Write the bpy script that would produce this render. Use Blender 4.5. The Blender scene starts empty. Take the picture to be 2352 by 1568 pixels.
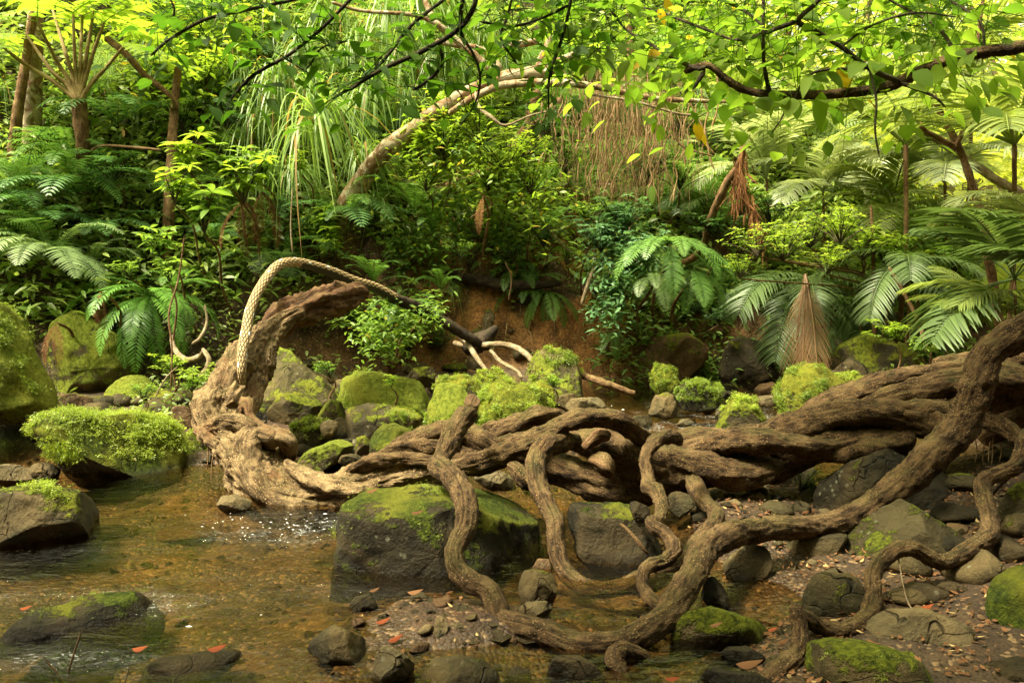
import bpy, math, random
import numpy as np
from mathutils import Vector, Matrix
R = math.radians
rng = np.random.default_rng(7); random.seed(7)
scene = bpy.context.scene; COL = scene.collection

# ---------------------------------------------------------------- camera, world, sun, exposure
PITCH = R(6.55); F = 2037.0; CZ = 1.5
cam_d = bpy.data.cameras.new("camera"); cam = bpy.data.objects.new("camera", cam_d); COL.objects.link(cam)
cam.location = (0, 0, CZ); cam.rotation_euler = (R(90) - PITCH, 0, 0)
cam_d.sensor_width = 36; cam_d.lens = 36 * F / 2352; cam_d.clip_start = 0.05; cam_d.clip_end = 400
scene.camera = cam
SUN_EL, SUN_AZ = R(60), R(-112)            # azimuth measured from +Y towards +X
world = bpy.data.worlds.new("World"); scene.world = world; world.use_nodes = True
wn = world.node_tree.nodes; wl = world.node_tree.links; wn.clear()
sky = wn.new("ShaderNodeTexSky"); sky.sky_type = 'NISHITA'; sky.sun_disc = False
sky.sun_elevation = SUN_EL; sky.sun_rotation = SUN_AZ; sky.dust_density = 5; sky.ozone_density = 0.3
hs = wn.new("ShaderNodeHueSaturation"); hs.inputs['Saturation'].default_value = 0.3
tm = wn.new("ShaderNodeMix"); tm.data_type = 'RGBA'; tm.blend_type = 'MULTIPLY'; tm.inputs[0].default_value = 1
tm.inputs[7].default_value = (1.0, 0.95, 0.62, 1)
bgn = wn.new("ShaderNodeBackground"); bgn.inputs[1].default_value = 0.15
wo = wn.new("ShaderNodeOutputWorld")
wl.new(sky.outputs[0], hs.inputs['Color']); wl.new(hs.outputs[0], tm.inputs[6]); wl.new(tm.outputs[2], bgn.inputs[0]); wl.new(bgn.outputs[0], wo.inputs[0])
sd = bpy.data.lights.new("sun", 'SUN'); sd.energy = 3.4; sd.angle = R(11); sd.color = (1.0, 0.92, 0.7)
sun = bpy.data.objects.new("sun", sd); COL.objects.link(sun)
sdir = Vector((math.sin(SUN_AZ) * math.cos(SUN_EL), math.cos(SUN_AZ) * math.cos(SUN_EL), math.sin(SUN_EL)))
sun.rotation_euler = sdir.to_track_quat('Z', 'Y').to_euler(); sun.location = (0, 0, 30)
scene.view_settings.view_transform = 'Standard'; scene.view_settings.look = 'None'
scene.view_settings.gamma = 1; scene.view_settings.exposure = 1.85
cy = scene.cycles
cy.max_bounces = 7; cy.diffuse_bounces = 5; cy.glossy_bounces = 2; cy.transmission_bounces = 3; cy.transparent_max_bounces = 12
cy.caustics_reflective = False; cy.caustics_refractive = False; cy.use_denoising = True; cy.sample_clamp_indirect = 6

# ---------------------------------------------------------------- picture <-> place
def ray(u, v):
    up = (784 - v) / F
    return np.array([(u - 1176) / F, math.cos(PITCH) + up * math.sin(PITCH), -math.sin(PITCH) + up * math.cos(PITCH)])
def P(u, v, Y):
    d = ray(u, v); t = Y / d[1]
    return np.array([0, 0, CZ]) + d * t
def G(u, v, z=0.0):
    d = ray(u, v); t = (z - CZ) / d[2]
    return np.array([0, 0, CZ]) + d * t
def px(u, v, Y): return (Y / ray(u, v)[1]) / F          # metres per pixel there
def proj(p):
    x, y, z = p[0], p[1], p[2] - CZ
    f = y * math.cos(PITCH) - z * math.sin(PITCH); upc = y * math.sin(PITCH) + z * math.cos(PITCH)
    return 1176 + F * x / f, 784 - F * upc / f

# ---------------------------------------------------------------- numpy gradient noise
_perm = rng.permutation(512); _perm = np.concatenate([_perm, _perm, _perm])
_grad = rng.normal(size=(512, 3)); _grad /= np.linalg.norm(_grad, axis=1)[:, None]
def noise(p, s=1.0, o=0.0):
    p = np.asarray(p, float) * s + o
    i = np.floor(p).astype(int); f = p - i; w = f * f * f * (f * (f * 6 - 15) + 10)
    i &= 511; out = 0
    for dx in (0, 1):
        for dy in (0, 1):
            for dz in (0, 1):
                h = _perm[_perm[_perm[(i[..., 0] + dx) & 511] + ((i[..., 1] + dy) & 511)] + ((i[..., 2] + dz) & 511)] & 511
                g = _grad[h]; d = (g * (f - np.array([dx, dy, dz]))).sum(-1)
                ww = (w[..., 0] if dx else 1 - w[..., 0]) * (w[..., 1] if dy else 1 - w[..., 1]) * (w[..., 2] if dz else 1 - w[..., 2])
                out = out + ww * d
    return out * 1.6
def fbm(p, s=1.0, n=4, o=0.0, gain=.5):
    a, r = 1.0, 0
    for k in range(n): r = r + a * noise(p, s * 2 ** k, o + 17.3 * k); a *= gain
    return r
def sm(a, b, x):
    t = np.clip((x - a) / (b - a), 0, 1); return t * t * (3 - 2 * t)

# ---------------------------------------------------------------- mesh collecting
class Geo:
    def __init__(s): s.v = []; s.f = []; s.a = []; s.uv = []; s.n = 0
    def add(s, v, f, var=None, uv=None):
        v = np.asarray(v, float).reshape(-1, 3); f = np.asarray(f, int)
        s.v.append(v); s.f.append(f + s.n); s.n += len(v)
        s.a.append(np.zeros(len(v)) if var is None else np.broadcast_to(np.asarray(var, float), (len(v),)))
        s.uv.append(np.zeros((len(v), 2)) if uv is None else uv)
    def mesh(s, name, mat, smooth=True):
        v = np.concatenate(s.v); f = np.concatenate(s.f); a = np.concatenate(s.a); uv = np.concatenate(s.uv)
        me = bpy.data.meshes.new(name)
        me.vertices.add(len(v)); me.vertices.foreach_set('co', v.astype(np.float32).ravel())
        me.loops.add(f.size); me.loops.foreach_set('vertex_index', f.astype(np.int32).ravel())
        me.polygons.add(len(f)); me.polygons.foreach_set('loop_start', np.arange(0, f.size, 4, dtype=np.int32))
        me.polygons.foreach_set('use_smooth', np.full(len(f), smooth))
        me.update(calc_edges=True)
        at = me.attributes.new('var', 'FLOAT', 'POINT'); at.data.foreach_set('value', a.astype(np.float32))
        at = me.attributes.new('suv', 'FLOAT_VECTOR', 'POINT')
        at.data.foreach_set('vector', np.concatenate([uv, np.zeros((len(uv), 1))], 1).astype(np.float32).ravel())
        me.materials.append(mat); me.validate()
        return me
    def obj(s, name, mat, parent=None, smooth=True, loc=None):
        return link(name, s.mesh(name, mat, smooth), parent, loc)
def link(name, data, parent=None, loc=None, rot=None, scale=None):
    o = bpy.data.objects.new(name, data); COL.objects.link(o)
    if parent is not None: o.parent = parent
    if loc is not None: o.location = [float(c) for c in loc]
    if rot is not None: o.rotation_euler = rot
    if scale is not None: o.scale = (scale,) * 3 if np.isscalar(scale) else scale
    return o
def nrm(v):
    v = np.asarray(v, float); return v / np.maximum(np.linalg.norm(v, axis=-1, keepdims=True), 1e-9)

# labels: each one singled out by what it stands next to
MARKS = [(1010, 1230, 'the big square mossy boulder'), (600, 1090, 'the bend of the twisted trunk'), (560, 720, 'the scaly arched stem'),
 (250, 1020, 'the bright moss mound'), (50, 830, 'the giant mossy rock at left'), (200, 820, 'the large green rock on the left bank'),
 (190, 340, 'the stem crowned with leaf stalks'), (70, 200, 'the pale blotched tree'), (340, 740, 'the glossy hanging fern'), (110, 620, 'the pale drooping fern'),
 (740, 360, 'the bright clump of long blades'), (870, 360, 'the leaning blotched tree'), (1180, 200, 'the fork of the leaning tree'), (1050, 430, 'the orange rotten log'),
 (1450, 380, 'the brown curtain of roots'), (1720, 450, 'the orange dead frond'), (1620, 540, 'the thin leaning sapling'), (1950, 330, 'the tall pale fern'),
 (1420, 590, 'the glossy blue green bush'), (1560, 660, 'the cascade of ferns'), (1800, 770, 'the hanging brown palm frond'), (1900, 570, 'the yellow green bush'),
 (2250, 450, 'the forked sapling at right'), (2300, 650, 'the dark fan of palm leaves'), (1870, 905, 'the round mossy boulder in the stream'), (1705, 940, 'the mossy pyramid rock'),
 (1605, 900, 'the moss dome rock'), (1270, 860, 'the mossy rock by the fallen branch'), (1180, 930, 'the fern covered rock'), (890, 910, 'the broad mossy hump'),
 (680, 870, 'the slanting slab rock'), (1130, 790, 'the pale fallen branch'), (1300, 740, 'the bare orange bank'), (1410, 1230, 'the angular dark boulder'), (2080, 1230, 'the smooth grey boulder'),
 (2030, 1100, 'the dark boulder under the vines'), (1920, 1380, 'the upright stone ringed by a vine'), (2130, 1470, 'the pale dome stone'), (1980, 1530, 'the mossy slab at the bottom'),
 (1640, 1440, 'the flat lichened slab'), (2320, 1400, 'the bright mossy rock at right edge'), (1350, 1490, 'the lowest vine loop'), (190, 1420, 'the long dark rock'), (120, 1180, 'the rounded rock with moss'),
 (770, 1475, 'the dark wedge stone'), (1050, 1540, 'the oval stone at the bottom'), (440, 1530, 'the bare grey rock'), (500, 500, 'the whorled leaf shrub'), (2250, 900, 'the rising vine'),
 (1750, 1050, 'the twisted vine rope'), (950, 130, 'the dark overhanging twigs'), (1900, 210, 'the thick overhanging branch'), (850, 750, 'the leafy bush on the black stem')]
USED = {}
def auto(desc, u, v, skip=40):
    c = sorted(MARKS, key=lambda m: (m[0] - u) ** 2 + (m[1] - v) ** 2)
    for far in range(len(c)):
        m = c[far]; du, dv = u - m[0], v - m[1]
        if abs(du) > abs(dv): rels = ['left of' if du < 0 else 'right of', 'above' if dv < 0 else 'below']
        else: rels = ['above' if dv < 0 else 'below', 'left of' if du < 0 else 'right of']
        if du * du + dv * dv < skip * skip: rels = ['next to']
        near = 'close ' if far == 0 and math.hypot(du, dv) < 110 else ''
        for r in rels:
            l = f"{desc} {r} {m[2]}"
            if len(l.split()) <= 16 and l not in USED: USED[l] = 1; return l
    return desc
def tag(o, label, cat, group=None):
    o['label'] = label; o['category'] = cat
    if group: o['group'] = group
    USED[label] = 1; return o
def kind(o, k, label=None):
    o['kind'] = k
    if label: o['label'] = label
    return o
def empty(name, loc, rot=None, scale=1):
    o = bpy.data.objects.new(name, None); COL.objects.link(o); o.location = [float(c) for c in loc]; o.empty_display_size = .1
    if rot: o.rotation_euler = rot
    o.scale = (scale,) * 3
    return o

# ---------------------------------------------------------------- shapes
def spline(pts, n):
    """Catmull-Rom through rows of numbers, about evenly spaced"""
    p = np.asarray(pts, float); q = np.vstack([2 * p[0] - p[1], p, 2 * p[-1] - p[-2]])
    fine = []
    for i in range(len(p) - 1):
        t = np.linspace(0, 1, 24, endpoint=False)[:, None]; a, b, c, d = q[i:i + 4]
        fine.append(.5 * (2 * b + (c - a) * t + (2 * a - 5 * b + 4 * c - d) * t ** 2 + (3 * b - a - 3 * c + d) * t ** 3))
    fine = np.vstack(fine + [p[-1:]])
    s = np.concatenate([[0], np.cumsum(np.linalg.norm(np.diff(fine[:, :3], axis=0), axis=1))])
    t = np.linspace(0, s[-1], n)
    return np.stack([np.interp(t, s, fine[:, k]) for k in range(fine.shape[1])], 1), s[-1]
def frames(p):
    T = nrm(np.gradient(p, axis=0)); N = np.zeros_like(T)
    a = np.array([0, 0, 1.]) if abs(T[0][2]) < .9 else np.array([1., 0, 0])
    n = nrm(a - T[0] * a.dot(T[0])); N[0] = n
    for i in range(1, len(p)):
        n = nrm(n - T[i] * n.dot(T[i])); N[i] = n
    return T, N, np.cross(T, N)
def tube(g, pts, seg=10, step=.03, var=0, rough=0.0, ridges=0, twist=0, ramp=0.0, lump=0.0, seed=0, caps=True, minn=6, flat=None):
    """pts rows (x,y,z,r). rough = small bark relief (fraction of r), ridges with twist = strands, lump = slow swelling"""
    pts = np.asarray(pts, float)
    L = np.linalg.norm(np.diff(pts[:, :3], axis=0), axis=1).sum()
    n = max(minn, int(L / step) + 2)
    q, L = spline(pts, n); c, r = q[:, :3], np.maximum(q[:, 3], 1e-4)
    T, N, B = frames(c); th = np.linspace(0, 2 * np.pi, seg, endpoint=False)
    s = np.linspace(0, L, n)
    if caps:
        e = np.minimum(s, L - s); r = r * np.sqrt(np.clip(1 - (1 - np.clip(e / (r * .8 + 1e-6), 0, 1)) ** 2, .02, 1))
    D = N[:, None] * np.cos(th)[None, :, None] + B[:, None] * np.sin(th)[None, :, None]
    base = c[:, None] + D * r[:, None, None]
    k = np.ones((n, seg))
    if ridges:
        ph = ridges * (th[None] + 0) + twist * s[:, None] + seed
        k += ramp * (np.abs(np.cos(ph / 2 * 1.0)) - .5) if ridges % 2 == 0 else ramp * np.cos(ph)
    if lump: k += lump * fbm(base / r.mean() * .45, 1, 2, seed * 3.1)
    if rough:
        st = np.stack([np.cos(th)[None] * 2.2 + 0 * s[:, None], np.sin(th)[None] * 2.2 + 0 * s[:, None], s[:, None] / r.mean() * .55 + 0 * th[None]], -1)
        k += rough * (fbm(st, 1.3, 4, seed * 7.7, .6)) + rough * .9 * np.maximum(0, fbm(base / r.mean(), 3.2, 2, seed)) 
    v = c[:, None] + D * (r[:, None] * k)[..., None]
    i = np.arange(n - 1)[:, None] * seg; j = np.arange(seg)[None]; j2 = (j + 1) % seg
    f = np.stack([i + j, i + j2, i + seg + j2, i + seg + j], -1).reshape(-1, 4)
    uv = np.stack([np.broadcast_to(th[None] * r.mean(), (n, seg)), np.broadcast_to(s[:, None], (n, seg))], -1).reshape(-1, 2)
    vv = var if np.isscalar(var) else np.repeat(np.interp(s / L, np.linspace(0, 1, len(var)), var), seg)
    g.add(v.reshape(-1, 3), f, vv, uv)
    return c
def vine(path, Ys=None):
    """picture path rows (u,v,r_px,Y) -> rows (x,y,z,r)"""
    return [np.append(P(u, v, Y), rr * px(u, v, Y)) for u, v, rr, Y in path]
def leaves(g, base, d, nor, L, W, S=4, droop=0.25, fold=.25, var=None, shape=.8, tip=1.0):
    """many leaves at once: each a folded blade of S stations"""
    base = np.asarray(base, float).reshape(-1, 3); n = len(base)
    if n == 0: return
    d = nrm(np.broadcast_to(d, (n, 3))); nor = np.broadcast_to(np.asarray(nor, float), (n, 3))
    side = nrm(np.cross(d, nor)); nor = np.cross(side, d)
    L = np.broadcast_to(L, (n,)).astype(float); W = np.broadcast_to(W, (n,)).astype(float); dr = np.broadcast_to(droop, (n,))
    t = np.linspace(0, 1, S)
    w = np.sin(np.pi * t ** shape) ** tip; w[0] = .08; w[-1] = .02
    if S == 3: w[1] = 1
    c = base[:, None] + d[:, None] * (L[:, None] * t)[..., None] * (1 - .15 * dr[:, None, None] * t[None, :, None])
    c = c - np.array([0, 0, 1.])[None, None] * (dr * L)[:, None, None] * (t ** 2)[None, :, None]
    ww = W[:, None] * w[None] * .5
    l = c - side[:, None] * ww[..., None] + nor[:, None] * (ww * fold)[..., None]
    r = c + side[:, None] * ww[..., None] + nor[:, None] * (ww * fold)[..., None]
    va = rng.random(n) if var is None else np.broadcast_to(var, (n,))
    if S == 3 and fold == 0:
        v = np.stack([c[:, 0], r[:, 1], c[:, 2], l[:, 1]], 1)
        g.add(v.reshape(-1, 3), np.arange(n)[:, None] * 4 + np.arange(4)[None], np.repeat(va, 4)); return
    if fold == 0:
        v = np.stack([l, r], 2); k = 2
        q = np.array([[2 * i, 2 * i + 1, 2 * i + 3, 2 * i + 2] for i in range(S - 1)])
    else:
        v = np.stack([l, c, r], 2); k = 3
        q = np.array([[3 * i + a, 3 * i + a + 1, 3 * i + a + 4, 3 * i + a + 3] for i in range(S - 1) for a in (0, 1)])
    f = (np.arange(n)[:, None, None] * (S * k) + q[None]).reshape(-1, 4)
    uv = np.zeros((n, S, k, 2)); uv[..., 0] = np.linspace(-1, 1, k)[None, None]; uv[..., 1] = t[None, :, None]
    g.add(v.reshape(-1, 3), f, np.repeat(va, S * k), uv.reshape(-1, 2))
def rand_dir(n, zlo=-.2, zhi=.8):
    a = rng.random(n) * 2 * np.pi; z = rng.uniform(zlo, zhi, n); h = np.sqrt(np.maximum(0, 1 - z * z))
    return np.stack([np.cos(a) * h, np.sin(a) * h, z], 1)
# ---------------------------------------------------------------- materials
class NT:
    def __init__(s, name):
        s.m = bpy.data.materials.new(name); s.m.use_nodes = True; s.t = s.m.node_tree; s.t.nodes.clear()
        s.out = s.t.nodes.new("ShaderNodeOutputMaterial")
    def n(s, typ, **kw):
        o = s.t.nodes.new("ShaderNode" + typ)
        for k, v in kw.items():
            if k.startswith('i_'): s.put(o.inputs[k[2:].replace('_', ' ')], v)
            else: setattr(o, k, v)
        return o
    def put(s, inp, v):
        if hasattr(v, 'node'): s.t.links.new(v, inp)
        elif isinstance(v, tuple) and len(v) == 3 and inp.type == 'RGBA': inp.default_value = (*v, 1)
        else: inp.default_value = v
    def noise(s, vec, scale, detail=4, rough=.55, dist=0):
        o = s.n("TexNoise"); s.put(o.inputs['Vector'], vec); o.inputs['Scale'].default_value = scale
        o.inputs['Detail'].default_value = detail; o.inputs['Roughness'].default_value = rough; o.inputs['Distortion'].default_value = dist
        return o.outputs['Fac']
    def vor(s, vec, scale, feature='F1', out='Distance', rnd=1):
        o = s.n("TexVoronoi"); o.feature = feature; s.put(o.inputs['Vector'], vec); o.inputs['Scale'].default_value = scale
        o.inputs['Randomness'].default_value = rnd
        return o.outputs[out]
    def ramp(s, x, a, b, lo=0., hi=1.):
        o = s.n("MapRange"); o.interpolation_type = 'SMOOTHSTEP'
        for k, v in zip(('Value', 'From Min', 'From Max', 'To Min', 'To Max'), (x, a, b, lo, hi)): s.put(o.inputs[k], v)
        return o.outputs[0]
    def math(s, op, a, b=0., c=0., clamp=False):
        o = s.n("Math"); o.operation = op; o.use_clamp = clamp
        s.put(o.inputs[0], a); s.put(o.inputs[1], b); s.put(o.inputs[2], c); return o.outputs[0]
    def mix(s, f, a, b, mode='MIX'):
        o = s.n("Mix"); o.data_type = 'RGBA'; o.blend_type = mode; s.put(o.inputs[0], f); s.put(o.inputs[6], a); s.put(o.inputs[7], b); return o.outputs[2]
    def attr(s, name, typ='GEOMETRY', out='Fac'):
        o = s.n("Attribute"); o.attribute_name = name; o.attribute_type = typ; return o.outputs[out]
    def vmul(s, vec, k):
        o = s.n("VectorMath"); o.operation = 'MULTIPLY'; s.put(o.inputs[0], vec); o.inputs[1].default_value = k; return o.outputs[0]
    def bump(s, h, strength, dist=.01, nrm=None):
        o = s.n("Bump"); o.inputs['Strength'].default_value = strength if not hasattr(strength, 'node') else 1
        if hasattr(strength, 'node'): s.put(o.inputs['Strength'], strength)
        o.inputs['Distance'].default_value = dist; s.put(o.inputs['Height'], h)
        if nrm is not None: s.put(o.inputs['Normal'], nrm)
        return o.outputs[0]
    def bsdf(s, col, rough=.7, nor=None, spec=.4, **kw):
        o = s.n("BsdfPrincipled"); s.put(o.inputs['Base Color'], col); s.put(o.inputs['Roughness'], rough); s.put(o.inputs['Specular IOR Level'], spec)
        if nor is not None: s.put(o.inputs['Normal'], nor)
        return o.outputs[0]
    def end(s, sh): s.t.links.new(sh, s.out.inputs[0]); return s.m
def pos(t): return t.n("NewGeometry").outputs['Position']
def nz(t):
    x = t.n("SeparateXYZ"); t.put(x.inputs[0], t.n("NewGeometry").outputs['Normal']); return x.outputs[2]

def leaf_mat(name, dark, light, trans=.45, tcol=None, rough=.42, spec=.45, old=None, oldp=.93, scale=1.3):
    t = NT(name); v = t.attr('var'); oi = t.n("ObjectInfo").outputs['Random']; wm = lambda q_: (q_[0] * 1.1, q_[1], q_[2] * 1.15); dark, light = wm(dark), wm(light)
    big = t.noise(pos(t), scale, 2)
    k = t.math('ADD', t.math('MULTIPLY', v, .55), t.math('MULTIPLY', t.math('ADD', t.ramp(big, .3, .7), oi), .3))
    c = t.mix(k, dark, light)
    if old: c = t.mix(t.math('GREATER_THAN', v, oldp), c, old)
    sp = t.noise(pos(t), 260, 2); c = t.mix(t.ramp(sp, .62, .75, 0, .35), c, tuple(x * .5 for x in dark))
    tc = t.mix(.5, c, tcol) if tcol else c
    b = t.bsdf(c, rough, None, spec)
    tr = t.n("BsdfTranslucent"); t.put(tr.inputs[0], t.mix(1, tc, (1.75, 1.75, .95), 'MULTIPLY'))
    m = t.n("MixShader"); m.inputs[0].default_value = trans; t.put(m.inputs[1], b); t.put(m.inputs[2], tr.outputs[0])
    return t.end(m.outputs[0])
def bark_mat(name, dark, mid, light, speck=.5, moss=0., streak=1., dark2=None, bump=.7, red=None):
    t = NT(name); uv = t.attr('suv', out='Vector'); p = pos(t)
    st = t.vmul(uv, (1, .22 / streak, 1)); a = t.noise(st, 60, 8, .75); b = t.noise(p, 9, 5, .65)
    c = t.mix(t.ramp(a, .4, .62), dark, mid); c = t.mix(t.ramp(b, .4, .75, 0, .75), c, light)
    if red: c = t.mix(t.ramp(t.noise(p, 5, 3), .52, .68, 0, .8), c, red)
    sv = t.vor(p, 75); dots = t.math('MULTIPLY', t.ramp(sv, .2, .36, 1, 0), t.ramp(t.noise(p, 11, 2), .4, .6))
    c = t.mix(t.math('MULTIPLY', dots, speck), c, tuple(min(1, x * 1.9) for x in light))
    ms = t.ramp(t.math('ADD', t.math('MULTIPLY', nz(t), .25), t.noise(p, 6, 5)), .62, .86, 0, moss); c = t.mix(ms, c, (.09, .10, .02))
    h = t.math('ADD', a, t.math('MULTIPLY', t.noise(p, 120, 3), .5)); h = t.math('ADD', h, t.math('MULTIPLY', dots, .35))
    return t.end(t.bsdf(c, .82, t.bump(h, bump, .022), .2))
def rock_mat(name, dark, mid, tan, moss_d=(.035, .055, .006), moss_l=(.24, .27, .022)):
    t = NT(name); p = pos(t); ms = t.attr('moss', 'OBJECT'); z = t.n("SeparateXYZ"); t.put(z.inputs[0], p)
    n1 = t.noise(p, 6, 9, .68, .6); n2 = t.noise(p, 2.1, 4, .5, 1.2); n3 = t.noise(p, 60, 4, .7)
    oi = t.n("ObjectInfo").outputs['Random']
    c = t.mix(t.ramp(n1, .34, .66), dark, mid); c = t.mix(t.ramp(n2, .45, .66, 0, .8), c, tan)
    c = t.mix(t.ramp(n3, .35, .75, .25, 0), c, (.02, .018, .012)); c = t.mix(t.math('MULTIPLY', oi, .35), c, t.mix(.5, c, tan))
    li = t.math('MULTIPLY', t.ramp(t.vor(p, 22), .12, .3, 1, 0), t.ramp(t.noise(p, 3.3, 3), .55, .66)); c = t.mix(t.math('MULTIPLY', li, .45), c, (.3, .3, .2))
    mm = t.math('ADD', t.math('ADD', t.math('MULTIPLY', nz(t), .34), t.math('MULTIPLY', t.noise(p, 4.2, 6, .65), 1.5)), t.math('MULTIPLY', ms, 1.15))
    mm = t.math('ADD', mm, t.math('MULTIPLY', t.math('SUBTRACT', t.noise(p, 30, 4, .7), .5), .5)); mk = t.ramp(mm, 1.36, 1.5, 0, .96)
    mc = t.mix(t.ramp(t.noise(p, 38, 5, .7), .3, .7), moss_d, moss_l); mc = t.mix(t.ramp(t.noise(p, 3, 3), .45, .7, 0, .45), mc, (.36, .34, .04))
    c = t.mix(mk, c, mc)
    wet = t.ramp(z.outputs[2], .005, .05, 1, 0); wet = t.math('MULTIPLY', wet, 1.0)
    c = t.mix(t.math('MULTIPLY', wet, .55), c, t.mix(1, c, (.3, .26, .2), 'MULTIPLY'))
    rg = t.math('SUBTRACT', t.math('ADD', .62, t.math('MULTIPLY', mk, .3)), t.math('MULTIPLY', wet, .42))
    ck = t.n("TexVoronoi"); ck.feature = 'DISTANCE_TO_EDGE'; wv = t.n("VectorMath"); wv.operation = 'ADD'; nzc = t.n("TexNoise"); nzc.inputs['Scale'].default_value = 3; t.put(nzc.inputs['Vector'], p); t.put(wv.inputs[0], t.vmul(p, (1, 1, 1.8))); t.put(wv.inputs[1], nzc.outputs['Color']); t.put(ck.inputs['Vector'], wv.outputs[0]); ck.inputs['Scale'].default_value = 2.6
    crk = t.math('MULTIPLY', t.ramp(ck.outputs['Distance'], .0, .02, 1, 0), t.ramp(t.noise(p, 2.3, 2), .5, .6)); c = t.mix(t.math('MULTIPLY', crk, .7), c, (.012, .010, .006))
    h = t.math('SUBTRACT', t.math('ADD', t.math('MULTIPLY', n1, 1.0), t.math('MULTIPLY', n3, .3)), t.math('MULTIPLY', crk, .6)); h = t.math('ADD', h, t.math('MULTIPLY', t.math('MULTIPLY', mk, t.noise(p, 110, 4, .7)), 1.2))
    return t.end(t.bsdf(c, rg, t.bump(h, .9, .045), .15))
M = {}
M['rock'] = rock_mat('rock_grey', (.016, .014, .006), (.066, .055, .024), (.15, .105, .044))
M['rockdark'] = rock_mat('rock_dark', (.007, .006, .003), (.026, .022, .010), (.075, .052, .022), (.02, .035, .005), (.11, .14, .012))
M['rockpale'] = rock_mat('rock_pale', (.045, .038, .02), (.135, .11, .056), (.23, .165, .075))
M['rocklime'] = rock_mat('rock_lime', (.03, .026, .01), (.10, .085, .035), (.2, .15, .06), (.10, .14, .012), (.32, .37, .045))
M['rockred'] = rock_mat('rock_red', (.06, .03, .012), (.125, .07, .032), (.2, .125, .06))
M['liana'] = bark_mat('bark_liana', (.018, .010, .005), (.135, .078, .032), (.24, .155, .07), .55, .25, bump=1)
M['lianaold'] = bark_mat('bark_old_liana', (.035, .02, .009), (.24, .155, .072), (.42, .30, .155), .7, .25, red=(.2, .10, .045), bump=1)
M['rot'] = bark_mat('rotten_wood', (.03, .014, .007), (.13, .06, .025), (.26, .16, .075), .1, .1, 2.5)
M['black'] = bark_mat('black_stem', (.010, .007, .005), (.045, .03, .02), (.10, .07, .045), .2, .2)
M['palebark'] = bark_mat('pale_bark', (.12, .08, .04), (.32, .24, .14), (.48, .4, .28), .35, .2)
M['blotch'] = None
t = NT('blotched_bark'); p = pos(t)
c = t.mix(t.ramp(t.noise(p, 7, 4, .6, 1), .42, .56), (.16, .09, .04), (.33, .27, .17)); c = t.mix(t.ramp(t.noise(p, 22, 3), .6, .68), c, (.5, .46, .34)); c = t.mix(t.ramp(t.noise(p, 3, 3), .5, .7, 0, .6), c, (.14, .12, .03))
M['blotch'] = t.end(t.bsdf(c, .8, t.bump(t.noise(p, 70, 4), .6), .2))
M['brownbark'] = bark_mat('brown_bark', (.07, .035, .015), (.2, .11, .05), (.34, .22, .11), .3, .3)
M['darktwig'] = bark_mat('dark_twig', (.02, .014, .008), (.07, .05, .03), (.15, .12, .07), .3, .25)
M['deadroot'] = bark_mat('dead_root', (.16, .09, .035), (.38, .24, .11), (.56, .4, .22), .1, 0, 2)
M['orangefrond'] = bark_mat('dead_orange', (.10, .04, .014), (.24, .10, .035), (.36, .18, .065), .1, 0, 2)
M['stalk'] = bark_mat('stalk', (.16, .1, .04), (.34, .24, .1), (.45, .36, .16), .1, .2, 2)
# scaly stem: cell pattern stored per vertex in 'var' (0 gap .. 1 plate)
t = NT('scaly_stem'); v = t.attr('var'); p = pos(t); cl = t.attr('suv', out='Vector'); sx = t.n("SeparateXYZ"); t.put(sx.inputs[0], cl)
pc = t.mix(t.noise(p, 60, 3), (.30, .20, .09), (.56, .42, .22)); pc = t.mix(t.ramp(sx.outputs[0], .93, .97), pc, (.85, .85, .8)); pc = t.mix(t.ramp(t.noise(p, 9, 3), .45, .7, 0, .5), pc, (.3, .2, .09))
c = t.mix(t.ramp(v, .2, .45), (.03, .022, .014), pc)
M['scaly'] = t.end(t.bsdf(c, .6, t.bump(v, .8, .006), .35))
M['fern'] = leaf_mat('fern_leaf', (.045, .13, .02), (.15, .30, .055), .4)
M['fernpale'] = leaf_mat('fern_pale', (.09, .17, .05), (.26, .38, .15), .4)
M['ferndark'] = leaf_mat('fern_dark', (.03, .09, .02), (.10, .23, .055), .35)
M['glossyfern'] = leaf_mat('fern_glossy', (.05, .14, .02), (.14, .32, .045), .35, rough=.35, spec=.5)
M['grass'] = leaf_mat('long_blade', (.06, .14, .025), (.27, .42, .10), .45, old=(.3, .19, .07), oldp=.93)
M['leaf'] = leaf_mat('broad_leaf', (.04, .12, .02), (.21, .35, .05), .45, old=(.3, .24, .03), oldp=.97)
M['leafdark'] = leaf_mat('dark_leaf', (.012, .04, .008), (.045, .11, .02), .35)
M['leaflime'] = leaf_mat('lime_leaf', (.09, .2, .015), (.26, .38, .04), .5, old=(.42, .32, .05), oldp=.95)
M['leafshade'] = leaf_mat('shaded_leaf', (.02, .07, .006), (.08, .19, .015), .55, rough=.55, spec=.2)  # darker copy of the overhanging leaf, silhouette shade put into its colour
M['leafblue'] = leaf_mat('bluegreen_leaf', (.03, .095, .03), (.13, .27, .10), .3, rough=.3, spec=.6)
M['leafback'] = leaf_mat('backlit_leaf', (.045, .12, .012), (.2, .32, .035), .68, old=(.4, .27, .02), oldp=.985, rough=.6, spec=.12)
M['under'] = leaf_mat('undergrowth_leaf', (.05, .12, .018), (.29, .40, .08), .45, old=(.24, .15, .05), oldp=.95)
M['far'] = leaf_mat('far_leaf', (.24, .34, .04), (.6, .68, .16), .55, scale=.5)  # pale tones put the sunlit brightness of the background into the colour
M['palm'] = leaf_mat('palm_leaf', (.06, .12, .025), (.24, .31, .07), .45, rough=.42, spec=.4)
M['palmpale'] = leaf_mat('palm_pale', (.13, .2, .09), (.36, .43, .22), .4, rough=.35)
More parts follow.
